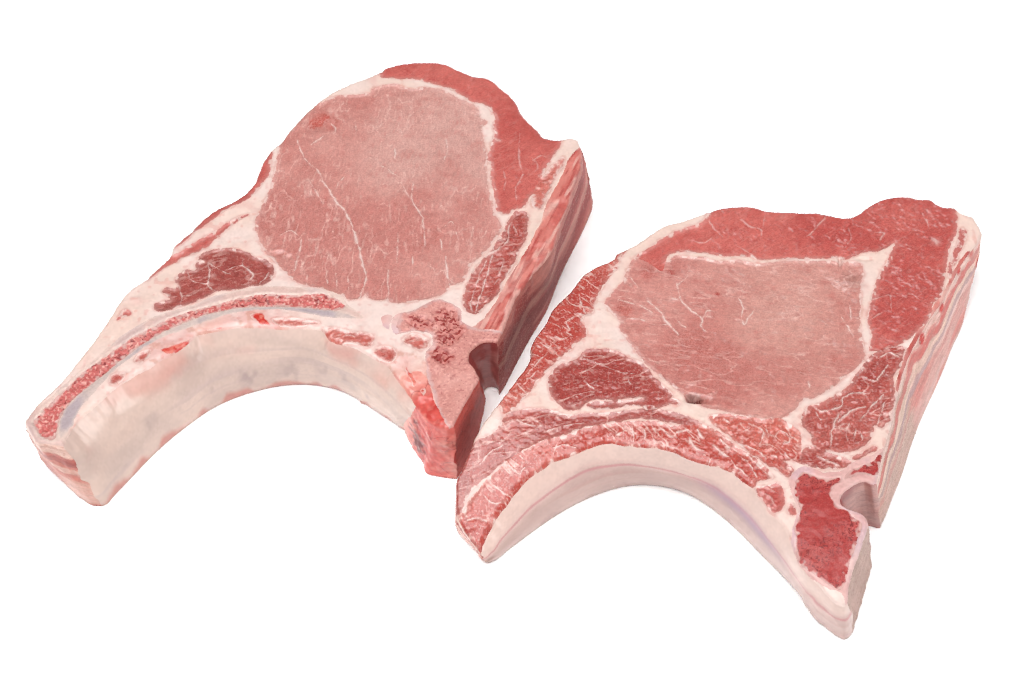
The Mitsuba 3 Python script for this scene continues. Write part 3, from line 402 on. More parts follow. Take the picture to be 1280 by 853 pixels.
CHOP_B = dict(
 z=[
  [-17.8,-71.5,14.0],
  [-9.9,-82.1,8.5],
  [-17.6,-61.5,18.5],
  [-12.3,-49.2,23.0],
  [0.0,-52.2,23.0],
  [5.1,-61.4,20.0],
  [24.5,-52.3,24.0],
  [6.3,-13.5,27.0],
  [38.1,28.9,28.0],
  [71.2,-9.5,28.0],
  [71.9,49.1,28.0],
  [137.7,54.0,28.0],
  [161.1,37.1,28.0],
  [114.6,-68.2,27.5],
  [110.5,-85.1,27.0],
  [101.9,-109.6,22.0],
  [93.8,-105.1,24.0],
  [75.4,-69.6,26.0],
  [51.0,-54.4,25.5],
  [121.7,-45.0,28.0],
 ],
 walls=[
  ["outer_edge",[[-17.8,-71.5],[-17.8,-66.3],[-17.6,-61.5],[-15.8,-57.9],[-14.3,-54.4],[-12.6,-50.8],[-12.1,-48.7],[-9.8,-44.4],[-7.2,-40.1],[-3.6,-34.5],[0.0,-28.6],[4.7,-20.8],[6.6,-15.5],[6.3,-12.5],[8.5,-7.5],[11.1,-3.4],[13.3,2.0],[15.5,5.5],[19.3,10.3],[22.1,14.9],[24.3,18.4],[28.7,21.7],[34.2,24.9],[35.9,27.8],[38.7,29.3],[42.0,31.5],[45.9,34.8],[49.9,38.1],[53.3,40.4],[59.4,42.3],[65.1,45.3],[70.7,48.0],[75.2,49.3],[81.3,49.5],[84.6,48.8],[87.3,47.5],[91.1,46.9],[99.4,46.4],[104.9,46.4],[109.2,45.5],[114.1,44.0],[117.4,44.6],[120.3,46.4],[123.4,49.6],[127.6,52.4],[132.1,53.9],[137.7,54.0],[141.4,52.7],[145.3,52.5],[147.0,50.6],[149.3,49.1],[152.6,48.6],[155.0,46.0],[158.7,44.5],[159.8,41.9],[161.1,37.1]],None],
  ["chine_side",[[161.1,37.1],[158.3,32.0],[153.7,25.4],[150.2,18.9],[146.6,11.7],[143.8,6.0],[139.3,-0.4],[135.3,-7.4],[131.7,-14.3],[128.9,-20.5],[125.8,-29.9],[123.4,-37.9],[121.3,-46.3],[118.7,-53.9],[117.2,-58.9],[115.7,-64.5],[114.5,-68.9]],[[158.0,28.0],[157.3,24.3],[156.8,19.9],[154.2,14.8],[150.6,7.6],[147.5,-0.2],[142.4,-11.4],[136.8,-23.1],[133.0,-32.5],[130.8,-38.5],[127.8,-47.1],[123.8,-55.6],[122.3,-60.1],[119.0,-67.1]]],
  ["spinal_canal",[[114.5,-68.9],[112.9,-69.5],[110.5,-68.6],[107.4,-69.9],[103.9,-72.7],[102.6,-75.1],[102.7,-77.3],[104.1,-78.8],[106.5,-79.9],[108.6,-80.8],[110.0,-82.5],[110.5,-85.1]],[[119.0,-67.1],[117.7,-67.1],[115.9,-66.4],[113.3,-66.4],[111.1,-67.7],[109.4,-69.6],[109.2,-72.1],[110.0,-74.6],[111.4,-76.5],[113.0,-78.4],[114.1,-80.2],[114.9,-82.1]]],
  ["sawn_bone_side",[[110.5,-85.1],[109.2,-88.5],[107.1,-93.9],[105.0,-99.2],[103.1,-104.7],[102.3,-110.1]],[[114.9,-82.1],[113.9,-85.2],[112.8,-88.2],[111.4,-92.5],[109.2,-99.1],[106.5,-106.9]]],
  ["nose_tissue",[[102.3,-110.1],[100.8,-111.2],[98.4,-110.3],[96.1,-108.0],[93.8,-105.1]],[[106.5,-106.9],[104.8,-109.2],[102.8,-109.5],[100.0,-107.2],[95.4,-102.4],[92.3,-97.0]]],
  ["rib_membrane",[[93.8,-105.1],[91.0,-102.0],[88.1,-97.6],[86.2,-90.3],[84.8,-85.4],[82.6,-82.0],[79.8,-78.3],[77.4,-73.6],[76.1,-70.0],[73.1,-67.1],[68.3,-62.4],[61.9,-59.6],[55.9,-57.3],[51.0,-54.4],[44.9,-53.2],[37.3,-52.0],[30.7,-50.8],[24.5,-52.3],[19.4,-54.8],[13.3,-56.4],[9.2,-59.1],[5.6,-61.2],[2.0,-64.6],[-1.0,-68.2],[-4.6,-72.2],[-7.1,-76.1],[-9.1,-79.7],[-9.9,-82.1]],[[92.3,-97.0],[90.7,-91.3],[86.6,-85.8],[82.3,-81.2],[77.6,-74.6],[73.4,-68.3],[68.5,-62.3],[64.1,-58.8],[62.1,-56.2],[59.6,-53.3],[55.0,-51.0],[47.2,-49.7],[41.0,-48.8],[36.7,-49.4],[30.4,-52.3],[23.5,-55.6],[16.6,-60.1],[10.4,-65.2],[4.1,-70.9],[0.0,-74.6],[-4.1,-79.0],[-7.4,-80.9]]],
  ["rib_end",[[-9.9,-82.1],[-12.7,-78.7],[-15.7,-75.1],[-17.8,-71.5]],[[-7.4,-80.9],[-9.2,-79.6],[-10.5,-76.8],[-13.9,-73.4],[-17.0,-69.6]]],
 ],
 regions=[
  ["side_tissue",[[156.3,29.1],[152.6,25.4],[148.5,18.2],[145.3,11.7],[142.3,6.7],[138.3,0.3],[134.4,-6.0],[130.8,-13.0],[128.0,-19.2],[125.2,-27.9],[123.8,-32.0],[132.3,-29.9],[159.3,18.9],[163.4,29.7]]],
  ["outer_muscle",[[-6.5,-36.2],[-3.6,-36.6],[-2.6,-39.7],[0.0,-38.3],[3.6,-34.3],[7.3,-28.1],[11.5,-22.9],[15.7,-17.7],[18.9,-14.7],[20.5,-12.4],[23.8,-9.1],[24.1,-6.3],[22.8,-2.9],[23.7,-0.8],[26.6,0.5],[27.2,4.7],[28.4,8.9],[30.6,13.1],[33.5,18.1],[35.2,20.6],[31.9,19.5],[28.6,17.7],[23.1,14.9],[20.4,13.8],[0.0,-15.5],[-10.4,-34.6]]],
  ["outer_muscle",[[22.1,15.2],[28.1,18.1],[34.1,21.7],[36.6,25.3],[38.7,29.7],[35.5,33.3],[27.2,26.0],[21.1,18.8]]],
  ["loin_muscle",[[31.5,5.4],[34.9,10.3],[37.7,14.5],[39.5,20.3],[42.9,26.1],[46.6,23.5],[50.5,19.9],[52.3,22.8],[55.7,25.7],[60.8,25.0],[65.1,24.7],[70.5,23.2],[77.0,24.0],[82.9,22.5],[86.7,22.5],[92.1,23.3],[100.3,23.3],[108.4,23.3],[110.7,22.2],[113.8,23.3],[116.8,22.9],[118.0,21.5],[118.0,18.2],[116.7,13.8],[116.4,8.1],[115.5,0.9],[114.9,-2.6],[114.8,-9.6],[115.2,-16.5],[114.6,-19.6],[111.0,-24.0],[106.5,-28.0],[102.5,-32.0],[97.1,-35.3],[93.1,-36.6],[91.1,-39.8],[87.2,-43.3],[83.1,-43.5],[77.0,-42.8],[72.0,-41.4],[66.9,-39.7],[62.9,-38.6],[59.9,-36.7],[56.9,-34.7],[53.4,-30.8],[48.4,-26.1],[43.9,-20.8],[41.0,-15.4],[38.0,-9.9],[36.0,-5.8],[36.3,-3.7],[35.1,-0.3],[32.3,2.6]]],
  ["cap_muscle",[[42.9,26.1],[47.4,29.7],[52.5,34.1],[57.0,37.1],[62.6,39.4],[66.0,41.6],[67.8,45.3],[69.5,55.8],[150.7,61.3],[153.0,50.1],[152.7,42.3],[151.8,37.2],[150.4,34.2],[148.7,29.9],[146.8,22.6],[145.1,15.3],[143.7,9.6],[141.4,6.4],[140.0,5.3],[139.2,1.0],[136.3,-3.9],[132.0,-8.8],[126.8,-13.0],[123.0,-14.4],[120.8,-15.4],[117.6,-15.8],[118.4,-12.3],[119.3,-8.9],[118.2,-4.0],[119.4,2.4],[121.1,8.8],[122.2,11.7],[124.0,16.8],[126.3,21.1],[128.4,25.5],[131.1,32.5],[129.3,31.8],[127.0,29.9],[124.1,28.4],[119.7,28.4],[116.9,27.0],[113.4,24.8],[111.3,25.3],[103.2,25.3],[92.3,25.1],[84.1,25.1],[81.5,26.2],[77.4,26.5],[70.6,26.5],[67.4,27.2],[60.9,28.0],[56.6,28.1],[53.8,27.2],[51.8,24.3],[50.5,19.9],[46.6,23.5]]],
  ["edge_muscle",[[154.2,38.6],[155.6,37.1],[154.4,33.5],[151.7,27.6],[149.4,21.8],[147.5,16.8],[147.6,20.4],[150.0,26.9],[152.5,33.5]]],
  ["chine_muscle",[[124.1,-13.7],[127.2,-14.0],[128.9,-15.7],[127.7,-19.2],[126.3,-23.2],[123.6,-26.6],[123.5,-30.0],[123.4,-35.3],[121.8,-41.1],[120.9,-45.0],[118.1,-47.3],[115.7,-46.4],[114.5,-50.8],[111.8,-54.6],[106.5,-57.2],[101.5,-56.9],[98.9,-56.5],[95.8,-54.3],[95.4,-50.1],[93.1,-46.9],[93.4,-43.1],[95.2,-39.9],[99.4,-38.6],[102.1,-36.6],[106.6,-33.4],[109.4,-30.7],[113.0,-25.3],[116.7,-19.9],[120.7,-15.8]]],
  ["chine_muscle",[[92.8,-57.0],[95.0,-55.2],[99.9,-57.8],[105.2,-60.3],[107.1,-61.5],[103.9,-63.4],[97.3,-63.7],[91.0,-61.4],[90.2,-58.8]]],
  ["chine_muscle",[[107.8,-59.7],[111.5,-57.5],[114.8,-55.5],[115.2,-56.5],[110.9,-59.0],[108.8,-60.3]]],
  ["marbled_muscle",[[63.7,-43.7],[66.8,-41.9],[74.4,-43.3],[81.0,-44.8],[85.1,-44.2],[88.5,-46.8],[91.4,-49.4],[91.5,-54.5],[90.7,-58.2],[91.0,-61.4],[88.5,-60.3],[86.0,-60.9],[88.5,-64.4],[87.1,-66.7],[84.3,-64.2],[80.9,-62.1],[76.1,-57.7],[72.3,-53.8],[68.5,-49.4]]],
  ["flank_muscle",[[24.3,-37.4],[26.9,-36.5],[36.2,-36.1],[41.4,-35.6],[51.2,-35.5],[54.2,-37.2],[50.6,-37.4],[46.9,-38.5],[44.3,-38.8],[38.7,-37.7],[31.0,-38.8],[26.8,-38.7]]],
  ["flank_muscle",[[-20.3,-70.9],[-19.2,-59.0],[-11.3,-49.6],[-8.7,-48.6],[-5.1,-46.0],[-3.6,-44.3],[-1.0,-40.3],[5.2,-38.7],[10.3,-38.7],[16.5,-40.6],[19.6,-41.2],[23.2,-40.7],[30.9,-40.6],[38.7,-39.9],[45.4,-39.4],[54.0,-41.5],[58.0,-43.5],[60.5,-45.1],[55.4,-45.0],[46.2,-43.4],[40.1,-42.6],[33.4,-43.7],[30.8,-43.9],[23.1,-45.4],[17.4,-47.6],[11.3,-49.1],[6.1,-51.2],[1.0,-54.3],[-3.1,-56.7],[-7.7,-60.4],[-10.7,-62.5],[-14.3,-66.0],[-15.5,-68.7],[-16.8,-72.2]]],
  ["intercostal_muscle",[[-19.1,-72.1],[-15.2,-71.3],[-13.7,-68.5],[-11.2,-65.6],[-8.2,-62.3],[-5.1,-60.0],[0.0,-55.2],[5.1,-52.8],[10.2,-50.2],[18.5,-48.2],[24.1,-46.0],[30.8,-44.8],[40.1,-44.2],[46.2,-44.4],[52.3,-46.1],[56.4,-45.6],[61.5,-45.8],[64.5,-47.7],[68.4,-51.2],[71.2,-55.0],[76.1,-58.6],[80.3,-63.6],[82.1,-66.5],[80.5,-67.6],[77.0,-68.2],[76.2,-69.7],[73.1,-66.8],[68.3,-62.1],[61.9,-59.4],[55.9,-57.0],[51.0,-54.1],[44.9,-52.9],[37.3,-51.7],[30.7,-50.5],[24.5,-52.0],[19.4,-54.5],[13.3,-56.1],[9.2,-58.8],[5.6,-60.9],[2.0,-64.4],[-1.0,-68.0],[-4.6,-72.0],[-7.1,-75.9],[-9.1,-79.4],[-10.1,-82.8],[-15.2,-80.0],[-20.3,-73.2]]],
  ["small_muscle_hole",[[76.9,-70.3],[80.4,-70.0],[83.4,-69.3],[84.7,-72.7],[84.9,-76.3],[83.2,-79.1],[81.3,-79.0],[79.1,-74.7]]],
  ["small_muscle_hole",[[87.1,-77.0],[87.7,-78.3],[88.1,-80.6],[87.1,-80.9],[86.4,-79.4]]],  # a dark hole, drawn as a patch of red meat
  ["rib_muscle",[[12.0,-26.5],[15.2,-21.7],[18.8,-20.1],[21.5,-18.8],[24.2,-15.8],[27.3,-15.0],[31.5,-15.3],[35.7,-17.0],[39.3,-19.7],[42.4,-21.1],[44.4,-23.8],[47.3,-28.7],[51.3,-33.0],[50.2,-34.9],[41.4,-34.7],[33.6,-35.1],[25.9,-35.3],[23.3,-36.8],[21.4,-38.6],[17.5,-38.8],[15.5,-37.0],[13.0,-33.9],[12.5,-30.7]]],
  ["vertebra",[[87.0,-68.6],[89.3,-64.4],[92.4,-62.9],[98.2,-65.3],[103.8,-64.7],[106.6,-62.2],[114.0,-58.4],[118.1,-55.2],[120.0,-54.5],[118.6,-68.2],[112.7,-72.0],[104.0,-73.9],[104.2,-77.6],[113.2,-80.4],[112.6,-86.2],[103.4,-112.1],[100.5,-107.8],[96.6,-106.5],[92.4,-103.6],[88.3,-99.2],[86.4,-94.2],[86.6,-87.0],[88.2,-81.8],[89.0,-78.3],[87.4,-72.2]]],
  ["vertebra_marrow",[[91.7,-64.8],[95.6,-66.4],[99.5,-67.8],[103.1,-67.2],[103.2,-69.0],[100.8,-70.2],[99.6,-72.7],[99.9,-75.7],[101.6,-78.1],[104.4,-80.5],[105.8,-82.3],[108.3,-85.2],[106.0,-91.8],[104.2,-96.6],[100.8,-106.3],[97.7,-105.5],[94.8,-104.1],[92.0,-101.5],[88.8,-98.7],[87.4,-93.8],[88.0,-88.8],[87.7,-85.9],[89.0,-81.9],[89.7,-79.0],[88.4,-72.3],[89.5,-68.1]]],
  ["vertebra_marrow",[[105.2,-65.9],[107.4,-64.0],[113.8,-60.9],[117.5,-56.8],[116.8,-60.8],[114.8,-65.8],[111.2,-66.1],[108.2,-66.2],[105.0,-67.8]]],
 ],
 seams=[
  [0.41,[[55.4,13.8],[56.4,6.7],[59.7,1.7],[63.2,-1.8],[62.5,-4.6],[64.0,-7.0],[66.1,-7.4]]],
  [0.32,[[63.2,-1.8],[65.0,1.7],[68.2,1.7]]],
  [0.3,[[50.6,7.4],[53.5,7.0],[56.4,6.3]]],
  [0.49,[[45.4,6.0],[49.5,1.0],[51.5,-3.2],[53.5,-6.0],[54.9,-8.4]]],
  [0.32,[[35.3,6.7],[42.7,3.9],[46.8,1.1]]],
  [0.35,[[35.6,-1.0],[43.5,-2.4],[47.2,-4.5],[51.4,-3.9]]],
  [0.3,[[39.9,16.7],[42.4,11.7]]],
  [0.35,[[60.1,22.5],[58.8,16.7],[55.9,13.1]]],
  [0.35,[[75.7,7.3],[77.0,3.1],[76.3,-0.5],[76.9,-4.0],[80.4,1.7]]],
  [0.32,[[54.4,-2.1],[57.5,-5.3]]],
  [0.38,[[96.1,-28.7],[96.4,-31.3]]],
  [0.32,[[109.4,-1.2],[111.2,-5.4],[112.6,-9.9]]],
  [0.3,[[112.6,3.8],[112.5,-2.6]]],
  [0.41,[[108.1,44.7],[104.3,38.8],[100.7,35.1]]],
  [0.38,[[78.7,43.2],[81.3,40.2],[85.0,38.7],[85.3,35.0]]],
  [0.3,[[87.4,45.4],[86.2,40.2]]],
  [0.38,[[119.2,5.9],[126.2,8.8],[126.6,5.3],[126.2,1.0]]],
  [0.38,[[118.3,-2.6],[123.5,1.0]]],
  [0.32,[[132.9,9.6],[135.9,7.4],[138.9,4.9]]],
  [0.65,[[76.4,31.3],[80.0,28.4],[82.5,25.4]]],
  [0.3,[[115.3,39.5],[115.9,34.3],[113.3,29.9]]],
  [0.41,[[124.4,37.3],[127.1,36.6],[125.0,32.1]]],
  [0.32,[[67.8,44.6],[68.6,39.4],[72.2,35.0]]],
  [0.32,[[60.1,33.4],[65.5,32.0],[68.3,34.2]]],
  [0.32,[[141.3,46.2],[142.4,41.7],[143.2,38.7]]],
  [0.54,[[104.7,-42.5],[102.4,-48.3],[101.1,-55.3]]],
  [0.49,[[104.5,-45.1],[109.5,-40.6],[113.8,-39.3]]],
  [0.49,[[120.0,-34.0],[115.2,-39.9],[111.7,-44.4]]],
  [0.46,[[120.1,-37.3],[118.0,-43.1],[116.6,-47.6]]],
  [0.43,[[122.7,-21.9],[119.1,-27.3],[117.9,-28.3],[114.4,-26.7]]],
  [0.41,[[115.9,-33.3],[110.7,-33.4],[106.9,-35.3]]],
  [0.51,[[106.9,-35.3],[105.5,-39.3],[99.7,-41.2],[97.2,-39.9]]],
  [0.32,[[108.0,-45.7],[106.7,-48.9],[106.9,-52.8]]],
  [0.32,[[109.9,-47.7],[109.0,-52.1]]],
  [0.32,[[110.9,-48.3],[111.5,-52.7],[107.8,-54.0]]],
  [0.38,[[120.5,-18.5],[123.8,-16.5],[126.8,-18.5]]],
  [0.38,[[97.6,-41.8],[98.9,-44.4],[101.5,-43.8]]],
  [0.32,[[96.3,-58.4],[100.1,-60.9],[103.5,-62.8]]],
  [0.41,[[22.5,-18.5],[26.2,-19.5],[30.3,-21.9],[34.4,-23.9],[39.1,-25.0]]],
  [0.27,[[23.4,-27.7],[26.0,-30.3],[29.0,-32.2]]],
  [0.27,[[37.5,-26.6],[38.5,-29.2]]],
  [0.32,[[-5.6,-63.4],[-3.1,-65.8],[0.0,-66.9]]],
  [0.32,[[-9.2,-66.1],[-6.1,-68.5],[-3.0,-68.6]]],
  [0.32,[[-14.2,-73.3],[-10.2,-72.9],[-7.1,-74.3]]],
  [0.32,[[0.0,-58.7],[2.5,-60.3],[4.1,-58.4]]],
  [0.43,[[13.3,-52.4],[16.9,-51.5],[20.5,-52.7]]],
  [0.32,[[15.4,-49.2],[13.8,-52.4],[13.3,-55.6]]],
  [0.32,[[-1.0,-54.7],[1.5,-57.3]]],
  [0.35,[[35.4,-45.2],[35.8,-49.9]]],
  [0.38,[[38.5,-45.3],[38.8,-51.2]]],
  [0.38,[[41.6,-46.0],[42.5,-48.4],[41.9,-51.9]]],
  [0.38,[[44.7,-44.9],[45.8,-48.5],[45.0,-51.5]]],
  [0.41,[[48.2,-46.8],[50.1,-49.3],[52.6,-50.6]]],
  [0.7,[[33.3,-48.6],[36.9,-47.0]]],
  [0.65,[[52.7,-48.2],[56.3,-47.1]]],
  [0.59,[[56.7,-50.2],[58.1,-53.8],[61.1,-55.2]]],
  [0.65,[[59.4,-47.2],[60.8,-50.3]]],
  [0.65,[[64.2,-53.5],[67.1,-56.6],[69.5,-58.6]]],
  [0.49,[[66.3,-51.2],[69.2,-54.9]]],
  [0.49,[[71.6,-57.5],[74.9,-61.2],[77.1,-66.2]]],
  [0.49,[[73.6,-56.9],[76.9,-60.7],[80.2,-65.1]]],
  [0.43,[[69.5,-59.2],[71.8,-62.9],[74.2,-65.4]]],
  [0.43,[[61.0,-56.4],[63.0,-58.2],[62.4,-60.0]]],
  [0.49,[[75.8,-45.9],[78.8,-47.2],[80.2,-49.8],[78.9,-53.5]]],
  [0.38,[[71.6,-48.9],[74.6,-48.4],[76.8,-46.6]]],
  [0.43,[[84.8,-49.3],[83.6,-51.8],[85.5,-53.7],[88.1,-53.2],[87.8,-50.0],[85.8,-48.7],[84.8,-49.3]]],
  [0.41,[[85.8,-56.2],[88.1,-60.0]]],
  [0.38,[[73.3,-53.9],[77.2,-55.9],[80.5,-59.7]]],
  [0.38,[[71.3,-52.6],[75.1,-57.0],[79.0,-60.2]]],
  [0.35,[[81.2,-57.3],[84.1,-59.2]]],
  [0.49,[[67.8,-43.2],[69.7,-45.1]]],
  [0.38,[[81.0,-44.8],[81.7,-49.2],[83.6,-51.8]]],
  [0.38,[[77.8,-71.6],[80.6,-73.6],[82.4,-77.3]]],
  [0.32,[[80.3,-70.6],[83.2,-72.6]]],
  [0.41,[[22.5,9.6],[23.0,4.7],[24.5,0.5]]],
  [0.43,[[20.7,-0.8],[18.0,-2.8],[19.1,-6.3]]],
  [0.35,[[14.3,-8.9],[16.9,-10.3],[19.0,-9.0]]],
  [0.35,[[5.2,-24.1],[8.4,-19.6],[11.6,-15.6]]],
  [0.35,[[2.6,-30.6],[5.7,-26.1],[8.4,-22.9]]],
  [0.32,[[9.5,-11.5],[11.6,-13.6],[13.2,-12.3]]],
  [0.3,[[0.0,-36.1],[2.6,-31.8]]],
  [0.49,[[21.3,0.6],[23.9,-0.1]]],
  [0.41,[[-10.2,-56.9],[-7.2,-53.5],[-3.1,-51.0]]],
  [0.3,[[1.5,-42.1],[5.1,-44.0],[9.3,-44.6]]],
  [1.89,[[144.0,33.6],[144.9,32.1]]],
  [1.08,[[60.1,-38.6],[61.0,-40.5]]],
  [0.32,[[11.3,-46.3],[16.4,-44.7],[23.1,-43.7]]],
 ],
 pores=[
  [0.27,[[93.0,-68.2],[93.2,-68.5]]],
 ],
 dents=[
  [113.8,16.7,5,5,0.9],
  [111.1,23.3,0.5,1.8,1.5],
  [59.9,-35.7,3.4,1.1,3.2],
  [57.9,-34.7,1.6,1.2,2.4],
  [119.4,24.8,2.5,0.8,0.7],
  [131.4,22.6,1.8,2.4,0.4],
  [44.3,-38.8,1.6,0.6,1.2],
 ],
)


def spline(pts, step, closed=False, wob=0.0, seed=0):
    p = np.asarray(pts, float)
    q = np.vstack([p[-1:], p, p[:2]]) if closed else np.vstack([2 * p[0] - p[1], p, 2 * p[-1] - p[-2]])
    out = []
    for i in range(1, len(q) - 2):
        a, b, c, d = q[i - 1:i + 3]
        n = max(1, int(math.ceil(np.linalg.norm(c - b) / step)))
        t = (np.arange(n) / n)[:, None]
        out.append(0.5 * (2 * b + (c - a) * t + (2 * a - 5 * b + 4 * c - d) * t * t + (3 * b - a - 3 * c + d) * t ** 3) * 0.85 + 0.15 * (b + (c - b) * t))
    o = np.vstack(out + ([] if closed else [p[-1:]]))
    if wob:
        g = [meshkit.fbm(np.c_[o * 0.55, np.full(len(o), 7.7 * k)], 3, seed + k) - 0.5 for k in (0, 1)]
        ends = 1.0 if closed else np.minimum(1, np.minimum(np.arange(len(o)), np.arange(len(o))[::-1]) / 8)
        o = o + wob * 2 * np.stack(g, 1) * np.reshape(ends, (-1, 1))
    return o


def even(line, n):
    s = np.r_[0, np.cumsum(np.linalg.norm(np.diff(line, axis=0), axis=1))]
    t = np.linspace(0, s[-1], n)
    return np.stack([np.interp(t, s, line[:, k]) for k in (0, 1)], 1)


def sm(a, b, x):
    t = np.clip((x - a) / (b - a), 0, 1)
    return t * t * (3 - 2 * t)


STEP, ROWS = 0.36, 44
BONY = {'bone_edge', 'rib_bone', 'vertebra', 'cartilage', 'marrow', 'vertebra_marrow', 'spine_edge', 'front_tissue', 'side_tissue', 'blood_crease_patch'}


def build_chop(root, D, seed, skins, bulges, keys):
    rng = np.random.default_rng(seed)
    height = RBFInterpolator(np.array(D['z'])[:, :2], np.array(D['z'])[:, 2], kernel='thin_plate_spline', smoothing=2.0)
    # the ring: upper edge and lower edge of every side, end to end
    top, bot, seg = [], [], []
    W = D['walls']
    for i, (name, t, b) in enumerate(W):
        line = spline(t, 0.2, wob=0.22, seed=seed + i)
        n = int(np.linalg.norm(np.diff(line, axis=0), axis=1).sum() / (STEP * 0.85)) + 2
        u = even(line, n)
        if b is not None:
            v = even(spline(b, 0.2, wob=0.3, seed=seed + 50 + i), n)
        else:
            o0, o1 = np.array(W[i - 1][2][-1]) - u[0], np.array(W[(i + 1) % len(W)][2][0]) - u[-1]
            s = np.arange(n) * STEP * 0.85
            k0, k1 = 1 - sm(0, 16, s), 1 - sm(0, 16, s[::-1])
            v = u + o0 * k0[:, None] + o1 * k1[:, None]
        top.append(u[:-1]); bot.append(v[:-1]); seg += [i] * (n - 1)
    top, bot, seg = np.vstack(top), np.vstack(bot), np.array(seg)
    N = len(top)
    poly = shapely.Polygon(top).buffer(0)
    # the cut face: points on the ring, on every outline, and an even scatter between
    regions = []
    for i, (name, p) in enumerate(D['regions']):
        line = spline(p, STEP * 0.8, True, 0.45, seed + 100 + i)
        if name not in BONY:
            q = shapely.Polygon(line).buffer(0).buffer({'loin_muscle': 0.55, 'cap_muscle': 0.5, 'intercostal_muscle': 0.3}.get(name, 0.42))
            q = max(getattr(q, 'geoms', [q]), key=lambda g: g.area)
            m = int(q.exterior.length / (STEP * 0.8))
            line = np.array([q.exterior.interpolate(k / m, True).coords[0] for k in range(m)])
        regions.append((name, line))
    inner = np.vstack([p for _, p in regions])
    inside = shapely.contains_xy(poly.buffer(-0.12), inner[:, 0], inner[:, 1])
    inner = inner[inside]
    keep = cKDTree(top).query(inner)[0] > 0.16
    inner = inner[keep]
    x0, y0, x1, y1 = poly.bounds
    gy, gx = np.meshgrid(np.arange(y0, y1, STEP * 0.866), np.arange(x0, x1, STEP), indexing='ij')
    gx = gx + (np.arange(gx.shape[0]) % 2)[:, None] * STEP / 2
    g = np.c_[gx.ravel(), gy.ravel()] + rng.uniform(-0.07, 0.07, (gx.size, 2))
    g = g[shapely.contains_xy(poly.buffer(-0.2), g[:, 0], g[:, 1])]
    g = g[cKDTree(np.vstack([top, inner])).query(g)[0] > 0.2]
    xy = np.vstack([top, inner, g])
    tri = Delaunay(xy).simplices
    cen = xy[tri].mean(1)
    tri = tri[shapely.contains_xy(poly, cen[:, 0], cen[:, 1])]
    a = xy[tri]
    area = np.cross(a[:, 1] - a[:, 0], a[:, 2] - a[:, 0])
    tri[area < 0] = tri[area < 0][:, ::-1]
    tri = tri[np.abs(area) > 1e-7]
    cen = xy[tri].mean(1)
    part = np.zeros(len(tri), int)                      # 0 = fat
    for i, (name, p) in enumerate(regions):
        q = shapely.Polygon(p).buffer(0)
        part[shapely.contains_xy(q, cen[:, 0], cen[:, 1])] = i + 1
    names = ['fat_layer'] + [n for n, _ in regions]
    lean = np.array([False] + [n not in BONY for n in names[1:]])
    # fields on the cut face
    n = len(xy)
    any_fat = np.zeros(n, bool); any_lean = np.zeros(n, bool)
    for k in range(3):
        any_fat[tri[~lean[part], k]] = True
        any_lean[tri[lean[part], k]] = True
    border = any_fat & any_lean
    d_border = cKDTree(xy[border]).query(xy)[0]
    sp, sw = [], []
    for i, (w, line) in enumerate(D['seams']):
        q = spline(line, 0.12, wob=0.45, seed=seed + 300 + i)
        k = np.linspace(0, 1, len(q))
        taper = 0.45 + 0.55 * np.sin(np.pi * np.clip(k, 0.06, 0.94)) ** 0.6
        sp.append(q); sw.append(w * taper * (0.4 + 1.0 * sm(0.2, 0.75, meshkit.fbm(np.c_[q * 0.55, q[:, :1] * 0], 2, seed))))
    sp, sw = np.vstack(sp), np.concatenate(sw)
    dist, idx = cKDTree(sp).query(xy)
    d_seam = np.minimum(dist / (0.62 * sw[idx]), 8)
    pp, pw = np.vstack([spline(l, 0.5) for w, l in D['pores']]), np.concatenate([np.full(len(spline(l, 0.5)), w) for w, l in D['pores']])
    dist, idx = cKDTree(pp).query(xy)
    d_pore = np.minimum(dist / pw[idx], 8)
    blood = [p for nme, p in regions if nme in ('blood_crease_patch', 'front_tissue')]
    d_blood = cKDTree(np.vstack(blood)).query(xy)[0] if blood else np.full(n, 30.0)
    # relief
    p3 = lambda s, o=0.0: np.c_[xy * s, np.full(n, o)]
    d_edge = cKDTree(top).query(xy)[0]
    z = np.clip(height(xy), 6, 30)
    z += (meshkit.fbm(p3(0.05), 2, seed) - 0.5) * 1.1 + (meshkit.fbm(p3(0.28), 3, seed + 1) - 0.5) * 0.55
    lean_v = any_lean & ~border
    soft = np.full(n, 1.0)
    soft[np.unique(tri[part == names.index('loin_muscle')])] = 0.5
    soft[np.unique(tri[part == names.index('cap_muscle')])] = 0.65
    z -= np.where(lean_v, 0.30 * sm(0, 1.3, d_border), 0)
    z += np.where(lean_v, ((meshkit.noise(p3(0.9), seed + 3) - 0.5) * 0.20 + (meshkit.noise(p3(1.9), seed + 4) - 0.5) * 0.12) * soft, (meshkit.noise(p3(0.8), seed + 5) - 0.5) * 0.06)
    z += 0.16 * np.exp(-d_seam ** 2) * any_lean
